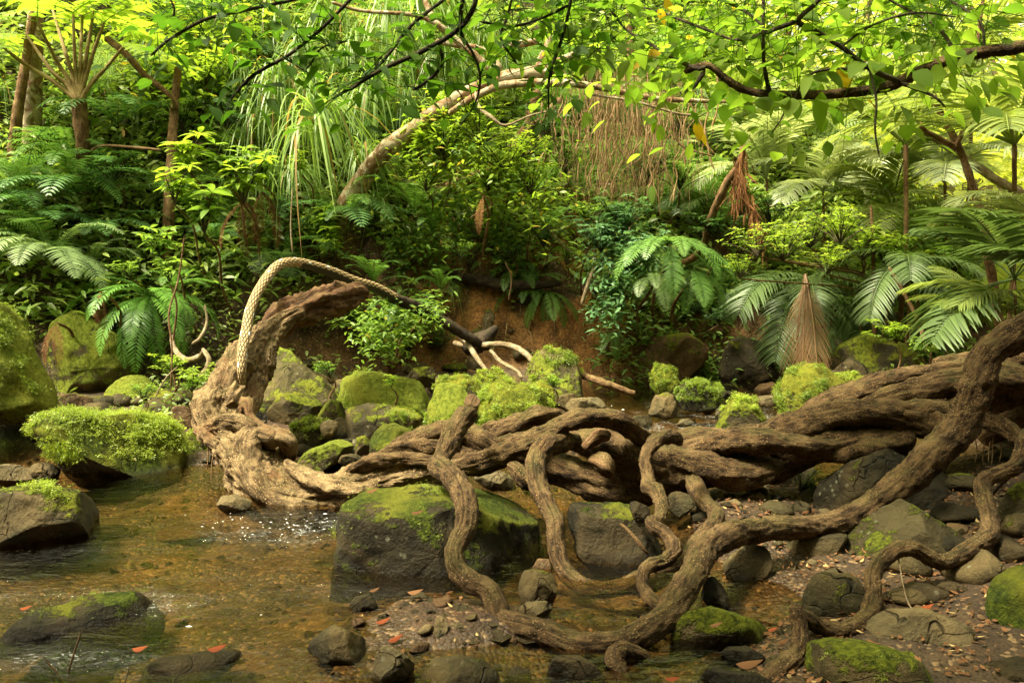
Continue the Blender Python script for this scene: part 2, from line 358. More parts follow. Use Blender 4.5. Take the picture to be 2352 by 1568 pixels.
M['palmdark'] = leaf_mat('palm_dark', (.035, .07, .02), (.11, .18, .05), .3, rough=.42, spec=.4)
M['palmdead'] = leaf_mat('palm_dead', (.12, .07, .025), (.30, .19, .08), .25)
M['moss'] = leaf_mat('moss_leaf', (.05, .11, .010), (.34, .46, .05), .4, old=(.36, .26, .07), oldp=.93)
M['litter'] = leaf_mat('litter_leaf', (.07, .035, .015), (.22, .12, .045), .12, rough=.8, spec=.1, old=(.42, .3, .13), oldp=.9)
M['redleaf'] = leaf_mat('red_leaf', (.13, .03, .010), (.30, .09, .028), .15, rough=.75, spec=.1)
# ground
t = NT('ground'); p = pos(t); gc = t.attr('gcol', out='Color'); wetz = t.n("SeparateXYZ"); t.put(wetz.inputs[0], p)
n = t.noise(p, 6, 6, .65); n2 = t.noise(p, 45, 5, .7)
c = t.mix(t.ramp(n, .3, .7), t.mix(1, gc, (.5, .45, .4), 'MULTIPLY'), t.mix(1, gc, (1.45, 1.4, 1.3), 'MULTIPLY'))
vo = t.n("TexVoronoi"); t.put(vo.inputs['Vector'], p); vo.inputs['Scale'].default_value = 60
sv = t.n("SeparateXYZ"); t.put(sv.inputs[0], vo.outputs['Color']); c = t.mix(t.ramp(sv.outputs[0], 0, 1, .55, 0), c, (.03, .018, .008)); c = t.mix(t.math('MULTIPLY', t.math('GREATER_THAN', sv.outputs[1], .9), .5), c, (.3, .19, .09))
wet = t.ramp(wetz.outputs[2], .015, .06, 1, 0)
h = t.math('ADD', t.math('MULTIPLY', n2, .6), t.math('MULTIPLY', t.vor(p, 60), -.6))
M['ground'] = t.end(t.bsdf(c, t.math('SUBTRACT', .9, t.math('MULTIPLY', wet, .5)), t.bump(h, .8, .02), .4))
# water: thin surface, reflects by angle, brown stream bed shows through
t = NT('water'); p = pos(t); rf = t.attr('var')
w1 = t.noise(t.vmul(p, (1, 2.2, 1)), 7, 3, .5, .8); w2 = t.noise(t.vmul(p, (1, 2.6, 1)), 24, 3, .6, .5); w3 = t.noise(p, 70, 2)
h = t.math('ADD', t.math('MULTIPLY', w1, .9), t.math('MULTIPLY', w2, t.math('ADD', .22, t.math('MULTIPLY', rf, .9)))); h = t.math('ADD', h, t.math('MULTIPLY', w3, t.math('MULTIPLY', rf, .35)))
nb = t.bump(h, t.math('ADD', .6, t.math('MULTIPLY', rf, .4)), .022)
gl = t.n("BsdfGlossy"); gl.inputs['Roughness'].default_value = .03; gl.inputs['Color'].default_value = (1, 1, 1, 1); t.put(gl.inputs['Normal'], nb)
tr = t.n("BsdfTransparent"); tr.inputs[0].default_value = (.76, .66, .45, 1)
fr = t.n("Fresnel"); fr.inputs[0].default_value = 1.36; t.put(fr.inputs['Normal'], nb)
mx = t.n("MixShader"); t.put(mx.inputs[0], fr.outputs[0]); t.put(mx.inputs[1], tr.outputs[0]); t.put(mx.inputs[2], gl.outputs[0])
fz = t.noise(t.vmul(p, (1, 2.4, 1)), 38, 4, .7, 1.5); fk = t.math('MULTIPLY', t.ramp(fz, .56, .64), t.ramp(rf, .3, .75)); fk = t.math('MULTIPLY', fk, t.ramp(t.noise(p, 9, 2), .42, .6))
fo = t.n("BsdfDiffuse"); fo.inputs[0].default_value = (.75, .75, .7, 1); m2 = t.n("MixShader"); t.put(m2.inputs[0], t.math('MULTIPLY', fk, .8)); t.put(m2.inputs[1], mx.outputs[0]); t.put(m2.inputs[2], fo.outputs[0])  # white foam streaks, some standing in for glints on the ripples
M['water'] = t.end(m2.outputs[0])
t = NT('foam'); M['foam'] = t.end(t.bsdf((.8, .8, .76), .25, None, .5))

# ---------------------------------------------------------------- ground: one sheet
def bank_y(x):                     # foot of the far bank
    return np.interp(x, [-30, -6, -4.2, -3, -1.5, 0, 1.2, 2.4, 3.4, 5, 9, 30], [9, 7.2, 7.6, 8.2, 8.9, 9.4, 9.3, 9.6, 9.4, 8.3, 7.5, 8])
def height(x, y):
    x = np.asarray(x, float); y = np.asarray(y, float)
    q = np.stack([x, y, 0 * x], -1)
    d = y - bank_y(x) + .25 * noise(q, 1.1)
    # stream bed, sand bar in front centre, gravel floor to the right
    z = -.16 + .07 * noise(q, .9, 3.3) + .03 * noise(q, 3.5)
    bar = np.exp(-(((x + .2) / .66) ** 2 + ((y - 3.35) / .55) ** 2) * 1.1); z += .19 * bar; sh = sm(-1.15, -.6, x) * sm(.75, .3, x) * sm(4.0, 3.5, y) * sm(1.5, 2.2, y); z = np.maximum(z, sh * (.022 * noise(q, 2.5, 8) + .004) + (1 - sh) * -1)
    bed = sm(.5, 1.0, x - .1 * (y - 3)) * sm(5.6, 5.0, y); z = z * (1 - bed) + bed * (.05 + .05 * noise(q, 1.3, 9) + .025 * noise(q, 5))
    z += sm(1.6, 2.8, x) * sm(6.2, 5.0, y) * .22 * (.6 + .4 * (x - 1.6))
    pool = np.exp(-(((x - .75) / .35) ** 2 + ((y - 3.55) / .18) ** 2)); z -= .13 * pool
    z -= .1 * np.exp(-(((x - .2) / .5) ** 2 + ((y - 2.9) / .25) ** 2))
    mid = sm(-2.9, -2.2, x) * sm(1.0, .3, x) * sm(5.4, 6.0, y); z = z * (1 - mid) + mid * (.02 + .04 * (y - 6) + .06 * noise(q, 1.7, 4))
    lefts = sm(-1.9, -2.8, x) * sm(6.1, 6.9, y); z = z * (1 - lefts) + lefts * (.08 + .05 * (y - 6.5))
    rights = sm(3.0, 3.8, x) * sm(5.2, 6.2, y); z = z * (1 - rights) + rights * (.25 + .07 * noise(q, 1.3, 7))
    # far bank: cut face, then the slope
    fac = sm(-3.4, -2.2, x) * sm(3.6, 2.6, x)
    face = sm(0, .45, d) * (.35 + .5 * fac)
    sl = 1.12 * (1 - sm(2.4, 6.0, x)) + .2 * sm(2.4, 6.0, x)
    far = np.maximum(d - .45, 0); hill = sl * np.minimum(far, 9) + .8 * np.clip(far - 9, 0, 12) * (1 - .9 * sm(3.5, 7, x) * sm(30, 16, x))
    hill = hill + .35 * noise(q, .6, 2) * sm(.4, 2, far)
    z = z + face + hill
    # wooded sides beyond the frame
    z = z + .5 * np.maximum(np.abs(x) - 9, 0) * sm(14, 3, y)
    z = z + .45 * np.maximum(-1.5 - y, 0) * (1 - sm(14, 40, -y))
    return z
xs = np.unique(np.concatenate([np.linspace(-90, -9, 28), np.linspace(-9, 9, 330), np.linspace(9, 90, 28)]))
ys = np.unique(np.concatenate([np.linspace(-60, 0, 24), np.linspace(0, 1.8, 14), np.linspace(1.8, 12, 270), np.linspace(12, 30, 60), np.linspace(30, 140, 24)]))
X, Yg = np.meshgrid(xs, ys); Z = height(X, Yg)
q = np.stack([X, Yg, Z], -1)
near = sm(14, 10, Yg); Z = Z + near * (.03 * fbm(q, 6, 3, 5) * sm(.25, .6, Z) + .010 * noise(q, 14))
dd = Yg - bank_y(X); cliff = sm(.05, .3, dd) * sm(2.2, 1.2, dd); Z = Z + cliff * (.30 * np.abs(fbm(q, 1.9, 4, 1.5)) + .07 * fbm(q, 9, 3, 4))
nx = len(xs); ii = (np.arange(len(ys) - 1)[:, None] * nx + np.arange(nx - 1)[None])
g = Geo(); g.add(np.stack([X, Yg, Z], -1).reshape(-1, 3), np.stack([ii, ii + 1, ii + nx + 1, ii + nx], -1).reshape(-1, 4))
ground = g.obj('ground', M['ground']); kind(ground, 'structure')
gcol = np.zeros(X.shape + (4,)); gcol[..., 3] = 1
def setc(mask, c): gcol[..., :3] = gcol[..., :3] * (1 - mask[..., None]) + mask[..., None] * np.array(c)
gcol[..., :3] = (.075, .053, .026)                                         # submerged gravel
setc(sm(-.05, .03, Z) * sm(8, 7, Yg), (.060, .031, .013))
patch = fbm(q, 2.2, 4, 8); setc(sm(.0, .22, patch) * sm(.0, -.05, Z), (.035, .030, .010)); setc(sm(.15, .4, -patch) * sm(0, -.05, Z), (.115, .07, .031))
setc(sm(.5, 1.2, X) * sm(6, 5.5, Yg) * sm(-.04, .02, Z), (.055, .034, .017))
cen = sm(-1.6, -.8, X) * sm(1.7, 1.0, X); setc(sm(-.2, .3, dd), (.13, .07, .025)); setc(sm(-.2, .3, dd) * cen, (.34, .16, .045)); setc(sm(.0, .3, dd) * sm(-.05, .25, fbm(q, 2.6, 4, 2)), (.07, .04, .015)); setc(sm(1.3, 2.2, dd), (.035, .03, .012))
setc(sm(.1, .4, dd) * sm(.25, .5, fbm(q, 3, 3, 6)) * .6, (.09, .11, .02)); setc(sm(-2.2, -3, X) * sm(6, 7, Yg), (.05, .035, .018))
at = ground.data.color_attributes.new('gcol', 'FLOAT_COLOR', 'POINT'); at.data.foreach_set('color', gcol.reshape(-1, 4).astype(np.float32).ravel())
def hz(x, y): return float(height(np.array([x]), np.array([y]))[0])
def hit(u, v, y0=2.0, y1=40, lift=0.0):
    d = ray(u, v); yy = np.arange(y0, y1, .04); pz = CZ + d[2] * yy / d[1]; pxx = d[0] * yy / d[1]
    k = np.nonzero(height(pxx, yy) >= pz - lift)[0]
    i = k[0] if len(k) else len(yy) - 1
    return np.array([pxx[i], yy[i], pz[i]])

# ---------------------------------------------------------------- water
wx = np.unique(np.concatenate([np.linspace(-14, -4, 20), np.linspace(-4, 4.2, 260), np.linspace(4.2, 12, 12)])); wy = np.unique(np.concatenate([np.linspace(-6, 2, 14), np.linspace(2, 7, 200), np.linspace(7, 11, 70)]))
WX, WY = np.meshgrid(wx, wy); q = np.stack([WX, WY * 1.6, 0 * WX], -1)
rif = np.exp(-(((WX + 1.15) / .55) ** 2 + ((WY - 4.55) / .32) ** 2)) + .85 * np.exp(-(((WX + 1.5) / 1.1) ** 2 + ((WY - 3.6) / .22) ** 2)) + .7 * np.exp(-(((WX + 1.2) / .8) ** 2 + ((WY - 3.05) / .13) ** 2)) + .7 * np.exp(-(((WX + 2.3) / .5) ** 2 + ((WY - 4.2) / .2) ** 2)) + sm(.2, .8, WX) * sm(5.6, 6.2, WY) * sm(8.6, 7.6, WY) * sm(.35, .1, np.abs(WX - 1.6 - .2 * noise(q, 1)) / 3)  # the near left bands also spread the painted white glints
rif = np.clip(rif * (.65 + .9 * noise(q, 1.4, 5)), 0, 1)
WZ = .005 * fbm(q, 4, 2, 3) + rif * .016 * fbm(q, 9, 3, 1)
nx = len(wx); ii = (np.arange(len(wy) - 1)[:, None] * nx + np.arange(nx - 1)[None])
g = Geo(); g.add(np.stack([WX, WY, WZ], -1).reshape(-1, 3), np.stack([ii, ii + 1, ii + nx + 1, ii + nx], -1).reshape(-1, 4), rif.ravel())
kind(g.obj('water', M['water']), 'structure')
# ---------------------------------------------------------------- rocks
def tufts(g, pts, nors, size, dens_leaf=10, spread=.5):
    """small moss-fern sprigs on points"""
    n = len(pts); k = dens_leaf
    b = np.repeat(pts, k, 0); nn = np.repeat(nors, k, 0)
    d = nrm(nn * .55 + rand_dir(n * k, -.3, .9) * .8)
    sz = size * np.repeat(rng.uniform(.35, 1.0, n), k)
    leaves(g, b + d * size * .25 * rng.random((n * k, 1)) + rng.normal(size=(n * k, 3)) * size * .25, d, nn + rand_dir(n * k) * .6, sz * rng.uniform(.4, 1.0, n * k), sz * .3, S=3, fold=0, droop=.3,
           var=np.clip(np.repeat(rng.random(n), k) * .7 + rng.random(n * k) * .3, 0, 1))
ROCKS = []
def rock(name, poly, label, mat='rock', moss=.3, thick=.75, Y=None, box=2.6, rough=.05, facets=7, tuft=None, seed=None, ext=.12, group=None, res=1, front=None, leafsize=.03):
    poly = np.array(poly, float); seed = seed if seed is not None else len(ROCKS) * 13 + 5; r_ = np.random.default_rng(seed)
    vb = poly[:, 1].max(); hh = np.ptp(poly[:, 1]); ww = np.ptp(poly[:, 0]); ub = poly[:, 0].mean()
    if Y is None:
        g0 = G(ub, vb, .0); Y = g0[1] + .35 * thick * min(ww, hh * 1.6) * px(ub, vb, g0[1])
    poly2 = poly.copy(); low = poly[:, 1] > vb - .22 * hh; poly2[low, 1] += (ext if ext == 0 else max(ext, .3)) * hh
    if 5.9 < Y < 8.5 and vb < 1080: m_ = poly2.mean(0); poly2 = m_ + (poly2 - m_) * 1.12
    cu, cv = (poly2[:, 0].min() + poly2[:, 0].max()) / 2, (poly2[:, 1].min() + poly2[:, 1].max()) / 2
    C = P(cu, cv, Y); s = px(cu, cv, Y); d = nrm(ray(cu, cv))
    rt = np.array([1., 0, 0]); rt = nrm(rt - d * d.dot(rt)); upv = np.cross(rt, d)
    q = (poly2 - [cu, cv]) * [s, -s]
    NT_, NF = int(72 * res), int(40 * res)
    th = np.linspace(0, 2 * np.pi, NT_, endpoint=False)
    # radius of the outline in each direction
    a = q; b = np.roll(q, -1, 0); rad = np.zeros(NT_)
    for i, t_ in enumerate(th):
        e = np.array([math.cos(t_), math.sin(t_)]); ab = b - a
        den = e[0] * ab[:, 1] - e[1] * ab[:, 0]; den = np.where(abs(den) < 1e-9, 1e-9, den)
        tt = (a[:, 0] * ab[:, 1] - a[:, 1] * ab[:, 0]) / den; uu = (a[:, 0] * e[1] - a[:, 1] * e[0]) / den
        ok = (tt > 0) & (uu >= -1e-6) & (uu <= 1 + 1e-6); rad[i] = tt[ok].max() if ok.any() else .01
    ker = np.exp(-np.linspace(-2, 2, 5) ** 2); ker /= ker.sum()
    rad = sum(np.roll(rad, k - 2) * ker[k] for k in range(5))
    ph = np.linspace(-np.pi / 2, np.pi / 2, NF)
    cp = np.cos(ph) ** (2 / box); sp = np.sign(ph) * np.abs(np.sin(ph)) ** (2 / box)
    depth = thick * .5 * (ww * s) * 1.0
    fx = rad[None] * np.cos(th)[None] * cp[:, None]; fz = rad[None] * np.sin(th)[None] * cp[:, None]; fy = depth * sp[:, None] * np.ones(NT_)[None]
    L = np.stack([fx, fz, fy], -1)                     # local right, up, away
    S = math.sqrt(ww * hh) * s * .5
    for k in range(facets):
        n = r_.normal(size=3); n[2] = -abs(n[2]) if k % 4 else abs(n[2]); n[:2] *= .75; n[2] *= 1.3; n /= np.linalg.norm(n)
        dt = L @ n; lim = dt.max() * r_.uniform(.62, .88); over = np.maximum(dt - lim, 0); L = L - over[..., None] * n * .93
    if front:                                        # named cuts: (right, up, away, fraction)
        for (a1, a2, a3, fr_) in front:
            n = nrm(np.array([a1, a2, a3], float)); dt = L @ n; lim = dt.max() * fr_; L = L - np.maximum(dt - lim, 0)[..., None] * n * .96
    Wp = L[..., 0:1] * rt + L[..., 1:2] * upv + L[..., 2:3] * d
    dirn = nrm(Wp)
    Wp = Wp + dirn * (S * rough * (fbm((Wp + C) / S, 1.3, 4, seed * .37) * 1.5 + .6 * np.abs(fbm((Wp + C) / S, 3.1, 3, seed * .11)) * -1))[..., None]
    # flatten underside a little below ground
    v = Wp.reshape(-1, 3); i = np.arange(NF - 1)[:, None] * NT_; j = np.arange(NT_)[None]
    f = np.stack([i + j, i + NT_ + j, i + NT_ + (j + 1) % NT_, i + (j + 1) % NT_], -1).reshape(-1, 4)
    gg = Geo(); gg.add(v, f[:, ::-1])
    o = gg.obj(name, M[mat], loc=C); o['moss'] = float(moss); tag(o, label, 'rock', group)
    if tuft:                                          # moss plants: (count, region function of local-normalised right,up)
        cnt, reg = tuft[:2]; lay = tuft[2] if len(tuft) > 2 else 1.0
        nor = nrm(np.cross(np.roll(Wp, -1, 1) - Wp, np.gradient(Wp, axis=0))).reshape(-1, 3)
        sgn = np.sign((nor * dirn.reshape(-1, 3)).sum(1)); nor = nor * sgn[:, None]
        nu = L[..., 0].ravel() / (ww * s * .5); nv = L[..., 1].ravel() / (hh * s * .5)
        ok = reg(nu, nv, nor) & (L[..., 2].ravel() < depth * .45)
        idx = np.nonzero(ok)[0]
        if len(idx):
            dens = np.exp((3 if cnt > 3000 else 6) * fbm(v[idx] + C, 2.2 / max(S, .12), 3, seed)); cp_ = np.repeat(cp, NT_)[idx] + .05
            pr = dens * cp_; idx = r_.choice(idx, cnt, p=pr / pr.sum())
            cnt = int(cnt * (1.25 if cnt > 3000 else 1.0)); idx = r_.choice(idx, cnt); jit = r_.normal(size=(cnt, 3)) * S * .045
            tg = Geo(); tufts(tg, v[idx] + jit + nor[idx] * leafsize * .3 * lay, nor[idx], leafsize * r_.uniform(.7, 1.3, cnt)[0], 9)
            tg.obj('moss_tufts', M['moss'], parent=o)
    ROCKS.append(o); return o
up_ = lambda nu, nv, n: n[:, 2] > .15
top_ = lambda nu, nv, n: (n[:, 2] > .0) & (nv > .1)
allf = lambda nu, nv, n: nv > -.55
RL = [
 # name, outline, label, options
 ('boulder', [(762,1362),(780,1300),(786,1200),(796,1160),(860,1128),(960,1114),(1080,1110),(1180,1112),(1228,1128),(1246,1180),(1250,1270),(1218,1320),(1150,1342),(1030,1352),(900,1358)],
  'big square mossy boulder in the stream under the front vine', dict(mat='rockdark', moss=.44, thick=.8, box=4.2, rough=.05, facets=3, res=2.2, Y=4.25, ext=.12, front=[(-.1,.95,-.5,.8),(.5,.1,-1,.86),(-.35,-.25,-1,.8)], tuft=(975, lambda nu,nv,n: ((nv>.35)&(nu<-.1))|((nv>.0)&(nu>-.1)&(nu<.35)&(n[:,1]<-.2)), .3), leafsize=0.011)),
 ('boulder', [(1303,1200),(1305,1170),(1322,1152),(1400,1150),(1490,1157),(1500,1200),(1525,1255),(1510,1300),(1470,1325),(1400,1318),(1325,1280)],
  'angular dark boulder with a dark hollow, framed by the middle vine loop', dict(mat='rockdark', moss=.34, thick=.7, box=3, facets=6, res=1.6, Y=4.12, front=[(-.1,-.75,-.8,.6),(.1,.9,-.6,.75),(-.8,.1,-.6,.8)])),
 ('rock', [(1440,1156),(1460,1149),(1492,1165),(1490,1190),(1465,1196)], 'small dark cap stone resting on the angular dark boulder', dict(mat='rockdark', moss=0, Y=4.0)),
 ('rock', [(1180,1330),(1192,1312),(1230,1307),(1275,1320),(1284,1350),(1270,1375),(1200,1380)], 'squat greenish stone between two vines, right of the square boulder', dict(mat='rock', moss=.25)),
 ('rock', [(1213,1310),(1235,1282),(1262,1284),(1270,1312)], 'pointed reddish stone peeping over the squat greenish one', dict(mat='rockred', moss=0, Y=3.95)),
 ('rock', [(1183,1400),(1210,1382),(1255,1380),(1280,1402),(1262,1420),(1200,1418)], 'flat grey wedge stone at the edge of the dark pool', dict(mat='rockpale', moss=.1)),
 ('boulder', [(1650,1300),(1668,1265),(1720,1248),(1770,1262),(1776,1300),(1760,1350),(1730,1382),(1680,1378)], 'brown rounded boulder tucked under the long front vine', dict(mat='rock', moss=.0, thick=.8, Y=3.85)),
 ('rock', [(1608,1370),(1615,1335),(1640,1320),(1665,1340),(1677,1380),(1640,1392)], 'plum grey cone shaped stone beside the front vine', dict(mat='rockdark', moss=-.2)),
 ('boulder', [(1885,1330),(1905,1270),(1960,1215),(2040,1165),(2085,1145),(2140,1142),(2185,1165),(2215,1225),(2250,1310),(2200,1352),(2050,1345),(1950,1338)],
  'smooth grey boulder humped behind the wavy right vine', dict(mat='rock', moss=.3, thick=.75, box=2.4, rough=.03, facets=4, res=1.8, Y=4.0)),
 ('boulder', [(1762,1262),(1800,1238),(1900,1225),(1955,1228),(1930,1265),(1885,1322),(1800,1312),(1770,1300)], 'flat topped brown grey slab left of the smooth grey boulder', dict(mat='rock', moss=.12, thick=1.0, box=3.4, Y=4.12)),
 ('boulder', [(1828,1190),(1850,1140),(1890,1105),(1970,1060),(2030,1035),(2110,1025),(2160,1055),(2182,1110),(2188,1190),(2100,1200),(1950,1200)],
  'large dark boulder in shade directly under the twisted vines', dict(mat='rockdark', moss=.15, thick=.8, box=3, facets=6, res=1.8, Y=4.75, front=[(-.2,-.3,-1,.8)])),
 ('boulder', [(1843,1430),(1850,1370),(1870,1330),(1895,1312),(1925,1316),(1960,1318),(1985,1340),(1998,1390),(1985,1430),(1920,1450)], 'upright oval stone with a moss stain, ringed by the wavy vine', dict(mat='rock', moss=.2, thick=.6, rough=.03, facets=2, Y=3.42)),
 ('boulder', [(1975,1475),(2000,1430),(2060,1398),(2150,1402),(2215,1435),(2262,1468),(2250,1510),(2215,1545),(2130,1540),(2040,1520)], 'pale dome shaped stone with dark stains at lower right', dict(mat='rockpale', moss=-.05, thick=.8, rough=.035, res=1.5, Y=3.18)),
 ('boulder', [(1825,1600),(1842,1510),(1870,1478),(1920,1466),(1990,1474),(2060,1492),(2110,1522),(2150,1590),(2100,1650),(1850,1650)], 'long mossy slab cut by the bottom edge of the picture', dict(mat='rock', moss=.5, thick=.7, box=2.6, rough=.03, res=1.6, Y=2.92, ext=0, tuft=(630, lambda nu,nv,n:(nv<.55)&(nu<.35), .3), leafsize=0.010)),
 ('rock', [(2040,1484),(2090,1492),(2130,1520),(2150,1560),(2120,1560),(2060,1520)], 'narrow weathered rock squeezed between the mossy slab and the pale dome', dict(mat='rock', moss=.35, Y=3.0)),
 ('boulder', [(1535,1490),(1550,1440),(1590,1400),(1625,1393),(1700,1412),(1745,1430),(1775,1455),(1760,1475),(1700,1490),(1580,1505)], 'flat lichened slab with a black undercut beneath the front vine', dict(mat='rockpale', moss=.55, thick=.9, box=3.5, Y=3.25, front=[(0,-.7,-.8,.5)])),
 ('rock', [(1480,1420),(1510,1385),(1560,1388),(1580,1405),(1540,1440)], 'dull green stone behind the front vine where the thin loop lands', dict(mat='rock', moss=.4, Y=3.5)),
 ('boulder', [(2266,1430),(2275,1370),(2300,1325),(2352,1280),(2420,1255),(2440,1400),(2420,1490),(2352,1500),(2290,1480)], 'bright mossy rock cut by the right edge, beside the leaf litter', dict(mat='rockdark', moss=.75, thick=.7, Y=3.2, res=1.4)),
 ('boulder', [(2292,1200),(2320,1145),(2352,1110),(2430,1090),(2440,1290),(2380,1310),(2330,1290),(2300,1250)], 'tan mossy rock at the right edge behind the knotted vine', dict(mat='rock', moss=.45, thick=.7, Y=4.0)),
 ('rock', [(2050,1350),(2070,1332),(2130,1340),(2180,1360),(2197,1395),(2180,1412),(2120,1398),(2070,1385)], 'long dark grey stone with hollows lying on leaf litter', dict(mat='rockdark', moss=.1)),
 ('rock', [(2050,1325),(2070,1316),(2105,1325),(2125,1345),(2090,1342)], 'yellowish flake stone on top of the long dark one', dict(mat='rockpale', moss=-.2, Y=3.75)),
 ('rock', [(2165,1375),(2180,1345),(2197,1350),(2215,1375),(2200,1385)], 'small pointed brown stone at the end of the long dark one', dict(mat='rockred', moss=-.2)),
 ('rock', [(2232,1330),(2250,1310),(2300,1308),(2330,1318),(2320,1345),(2260,1352)], 'smooth dark cobble beside the mossy right edge rock', dict(mat='rockdark', moss=-.3)),
 ('rock', [(2250,1285),(2260,1255),(2300,1250),(2325,1275),(2320,1305),(2265,1308)], 'rough dark round stone under the knee of the right vine', dict(mat='rockdark', moss=-.2, Y=3.8)),
 ('rock', [(2205,1215),(2225,1195),(2250,1200),(2256,1225),(2230,1240)], 'black smooth oval cobble left of the vertical vine', dict(mat='rockdark', moss=-.4, Y=4.3)),
 ('rock', [(2195,1195),(2210,1178),(2228,1182),(2238,1200),(2215,1210)], 'dull grey cobble above the black smooth oval one', dict(mat='rockdark', moss=-.4, Y=4.45)),
 ('boulder', [(2170,1600),(2190,1545),(2250,1525),(2352,1512),(2430,1520),(2430,1640),(2200,1650)], 'dark slab in the bottom right corner', dict(mat='rockdark', moss=.15, Y=2.88, ext=0)),
 ('rock', [(1590,1590),(1600,1530),(1660,1535),(1740,1548),(1775,1565),(1760,1620),(1620,1630)], 'flat blue grey slab at the bottom with a tan leaf on it', dict(mat='rockdark', moss=-.1, Y=2.9, ext=0)),
 ('rock', [(1653,1500),(1675,1484),(1720,1484),(1755,1505),(1750,1516),(1690,1515)], 'low blackish pebble shaped stone below the lichened slab', dict(mat='rockdark', moss=-.1)),
 ('rock', [(1750,1525),(1770,1508),(1800,1502),(1812,1520),(1790,1540)], 'brown lumpy stone behind the broken vine end', dict(mat='rock', moss=.0)),
 ('rock', [(950,1600),(952,1545),(985,1515),(1050,1507),(1110,1515),(1148,1545),(1152,1600),(1060,1630)], 'large oval stone with a green stain at the bottom centre', dict(mat='rock', moss=.12, thick=.8, rough=.025, facets=2, Y=2.93, ext=0)),
 ('rock', [(846,1558),(862,1500),(880,1485),(935,1486),(955,1500),(950,1540),(900,1562)], 'flat pale wet stone with glistening edges in shallow water', dict(mat='rockpale', moss=-.3, box=3.2)),
 ('rock', [(695,1492),(715,1470),(750,1440),(780,1432),(818,1436),(838,1470),(845,1500),(830,1518),(770,1508)], 'dark wedge stone with a tan right flank in shallow water', dict(mat='rock', moss=-.3, thick=.7, facets=5, front=[(-.8,-.1,-.6,.7),(.8,.3,-.6,.75)])),
 ('rock', [(990,1462),(1000,1420),(1015,1415),(1030,1430),(1028,1460),(1005,1475)], 'angular grey stone standing in the shallows', dict(mat='rockpale', moss=-.3, front=[(-.8,0,-.6,.6)])),
 ('rock', [(1028,1460),(1035,1430),(1060,1426),(1072,1442),(1065,1465)], 'rounded grey stone touching the angular one', dict(mat='rockpale', moss=-.3)),
 ('rock', [(1225,1570),(1240,1520),(1280,1505),(1330,1508),(1385,1530),(1398,1570),(1380,1600),(1260,1600)], 'blackish rough stone below the lowest vine loop', dict(mat='rockdark', moss=-.1, Y=2.98, ext=0)),
 ('rock', [(1155,1575),(1160,1545),(1185,1530),(1215,1535),(1230,1560),(1210,1580)], 'small brown stone right of the oval one', dict(mat='rock', moss=-.2, Y=2.95)),
 ('rock', [(800,1390),(815,1370),(850,1364),(872,1378),(862,1392),(820,1398)], 'low wet stone in front of the square boulder', dict(mat='rock', moss=-.3)),
 ('boulder', [(-5,1458),(20,1430),(90,1398),(180,1372),(270,1358),(325,1368),(360,1395),(372,1425),(350,1458),(320,1475),(200,1468),(80,1466)],
  'long dark rock with a mossy ridge in the left stream', dict(mat='rockdark', moss=.2, thick=.55, rough=.04, facets=6, res=1.6, ext=.3, Y=3.42, tuft=(240, lambda nu,nv,n:(nv>.2)&(nu<.7), .2), leafsize=0.008)),
 ('boulder', [(300,1590),(330,1535),(370,1512),(450,1498),(530,1492),(552,1500),(530,1535),(470,1570),(400,1620)], 'bare grey rock with a red leaf at the bottom left', dict(mat='rockdark', moss=-.3, thick=.6, rough=.025, facets=3, ext=.1, Y=3.02)),
 ('boulder', [(-60,1160),(0,1125),(80,1112),(150,1122),(215,1140),(255,1170),(265,1200),(240,1225),(150,1235),(40,1248),(-60,1240)], 'rounded mossy rock at the left edge in the stream', dict(mat='rock', moss=.3, thick=.7, ext=.2, Y=4.45, res=1.5, tuft=(630, lambda nu,nv,n:(nv>.1)&(nu<.25), 1.2), leafsize=0.022)),
 ('boulder', [(80,985),(110,952),(180,945),(280,952),(360,965),(395,985),(408,1030),(440,1078),(420,1100),(330,1108),(240,1108),(180,1080),(130,1030)],
  'long tilted rock smothered in bright moss plants, left of the twisted trunk', dict(mat='rockdark', moss=.6, thick=.6, Y=5.75, res=1.6, ext=.08, facets=3, front=[(-.35,-.9,-.4,.5)], tuft=(5200, lambda nu,nv,n:(nv>.0), .8), leafsize=0.022)),
 ('boulder', [(-120,700),(-40,702),(10,712),(45,745),(62,800),(85,850),(105,890),(110,925),(95,950),(40,962),(-60,966),(-120,960)],
  'giant moss covered rock overhanging dark water at the left edge', dict(mat='rocklime', moss=.85, thick=.9, box=3.0, Y=6.6, res=1.6, ext=0, facets=2, front=[(.75,.5,-.75,.62)], tuft=(2600, lambda nu,nv,n:(nv>-.7)&(nu>-.2), .1), leafsize=0.018)),
 ('boulder', [(108,870),(122,800),(135,750),(170,728),(240,732),(275,770),(300,830),(292,880),(250,905),(180,912),(125,905)], 'large green faced rock leaning on the left bank', dict(mat='rocklime', moss=.62, thick=.7, Y=8.0, res=1.4, front=[(.1,-.8,-.7,.62)])),
 ('boulder', [(235,935),(255,892),(285,868),(325,866),(345,885),(356,930),(340,950),(250,950)], 'mossy peaked rock between fern and moss mound', dict(mat='rocklime', moss=.7, thick=.8, Y=7.6)),
 ('rock', [(112,945),(125,912),(170,905),(215,918),(225,945),(170,955)], 'brown domed stone between the giant rock and moss mound', dict(mat='rockred', moss=.3, Y=7.2)),
 ('rock', [(370,935),(385,905),(420,892),(440,915),(440,950),(390,955)], 'mossy stone in shade left of the trunk', dict(mat='rock', moss=.35, Y=7.3)),
 ('rock', [(385,970),(400,935),(430,932),(455,950),(452,975)], 'rusty brown stone left of the trunk base', dict(mat='rockred', moss=-.2, Y=6.8)),
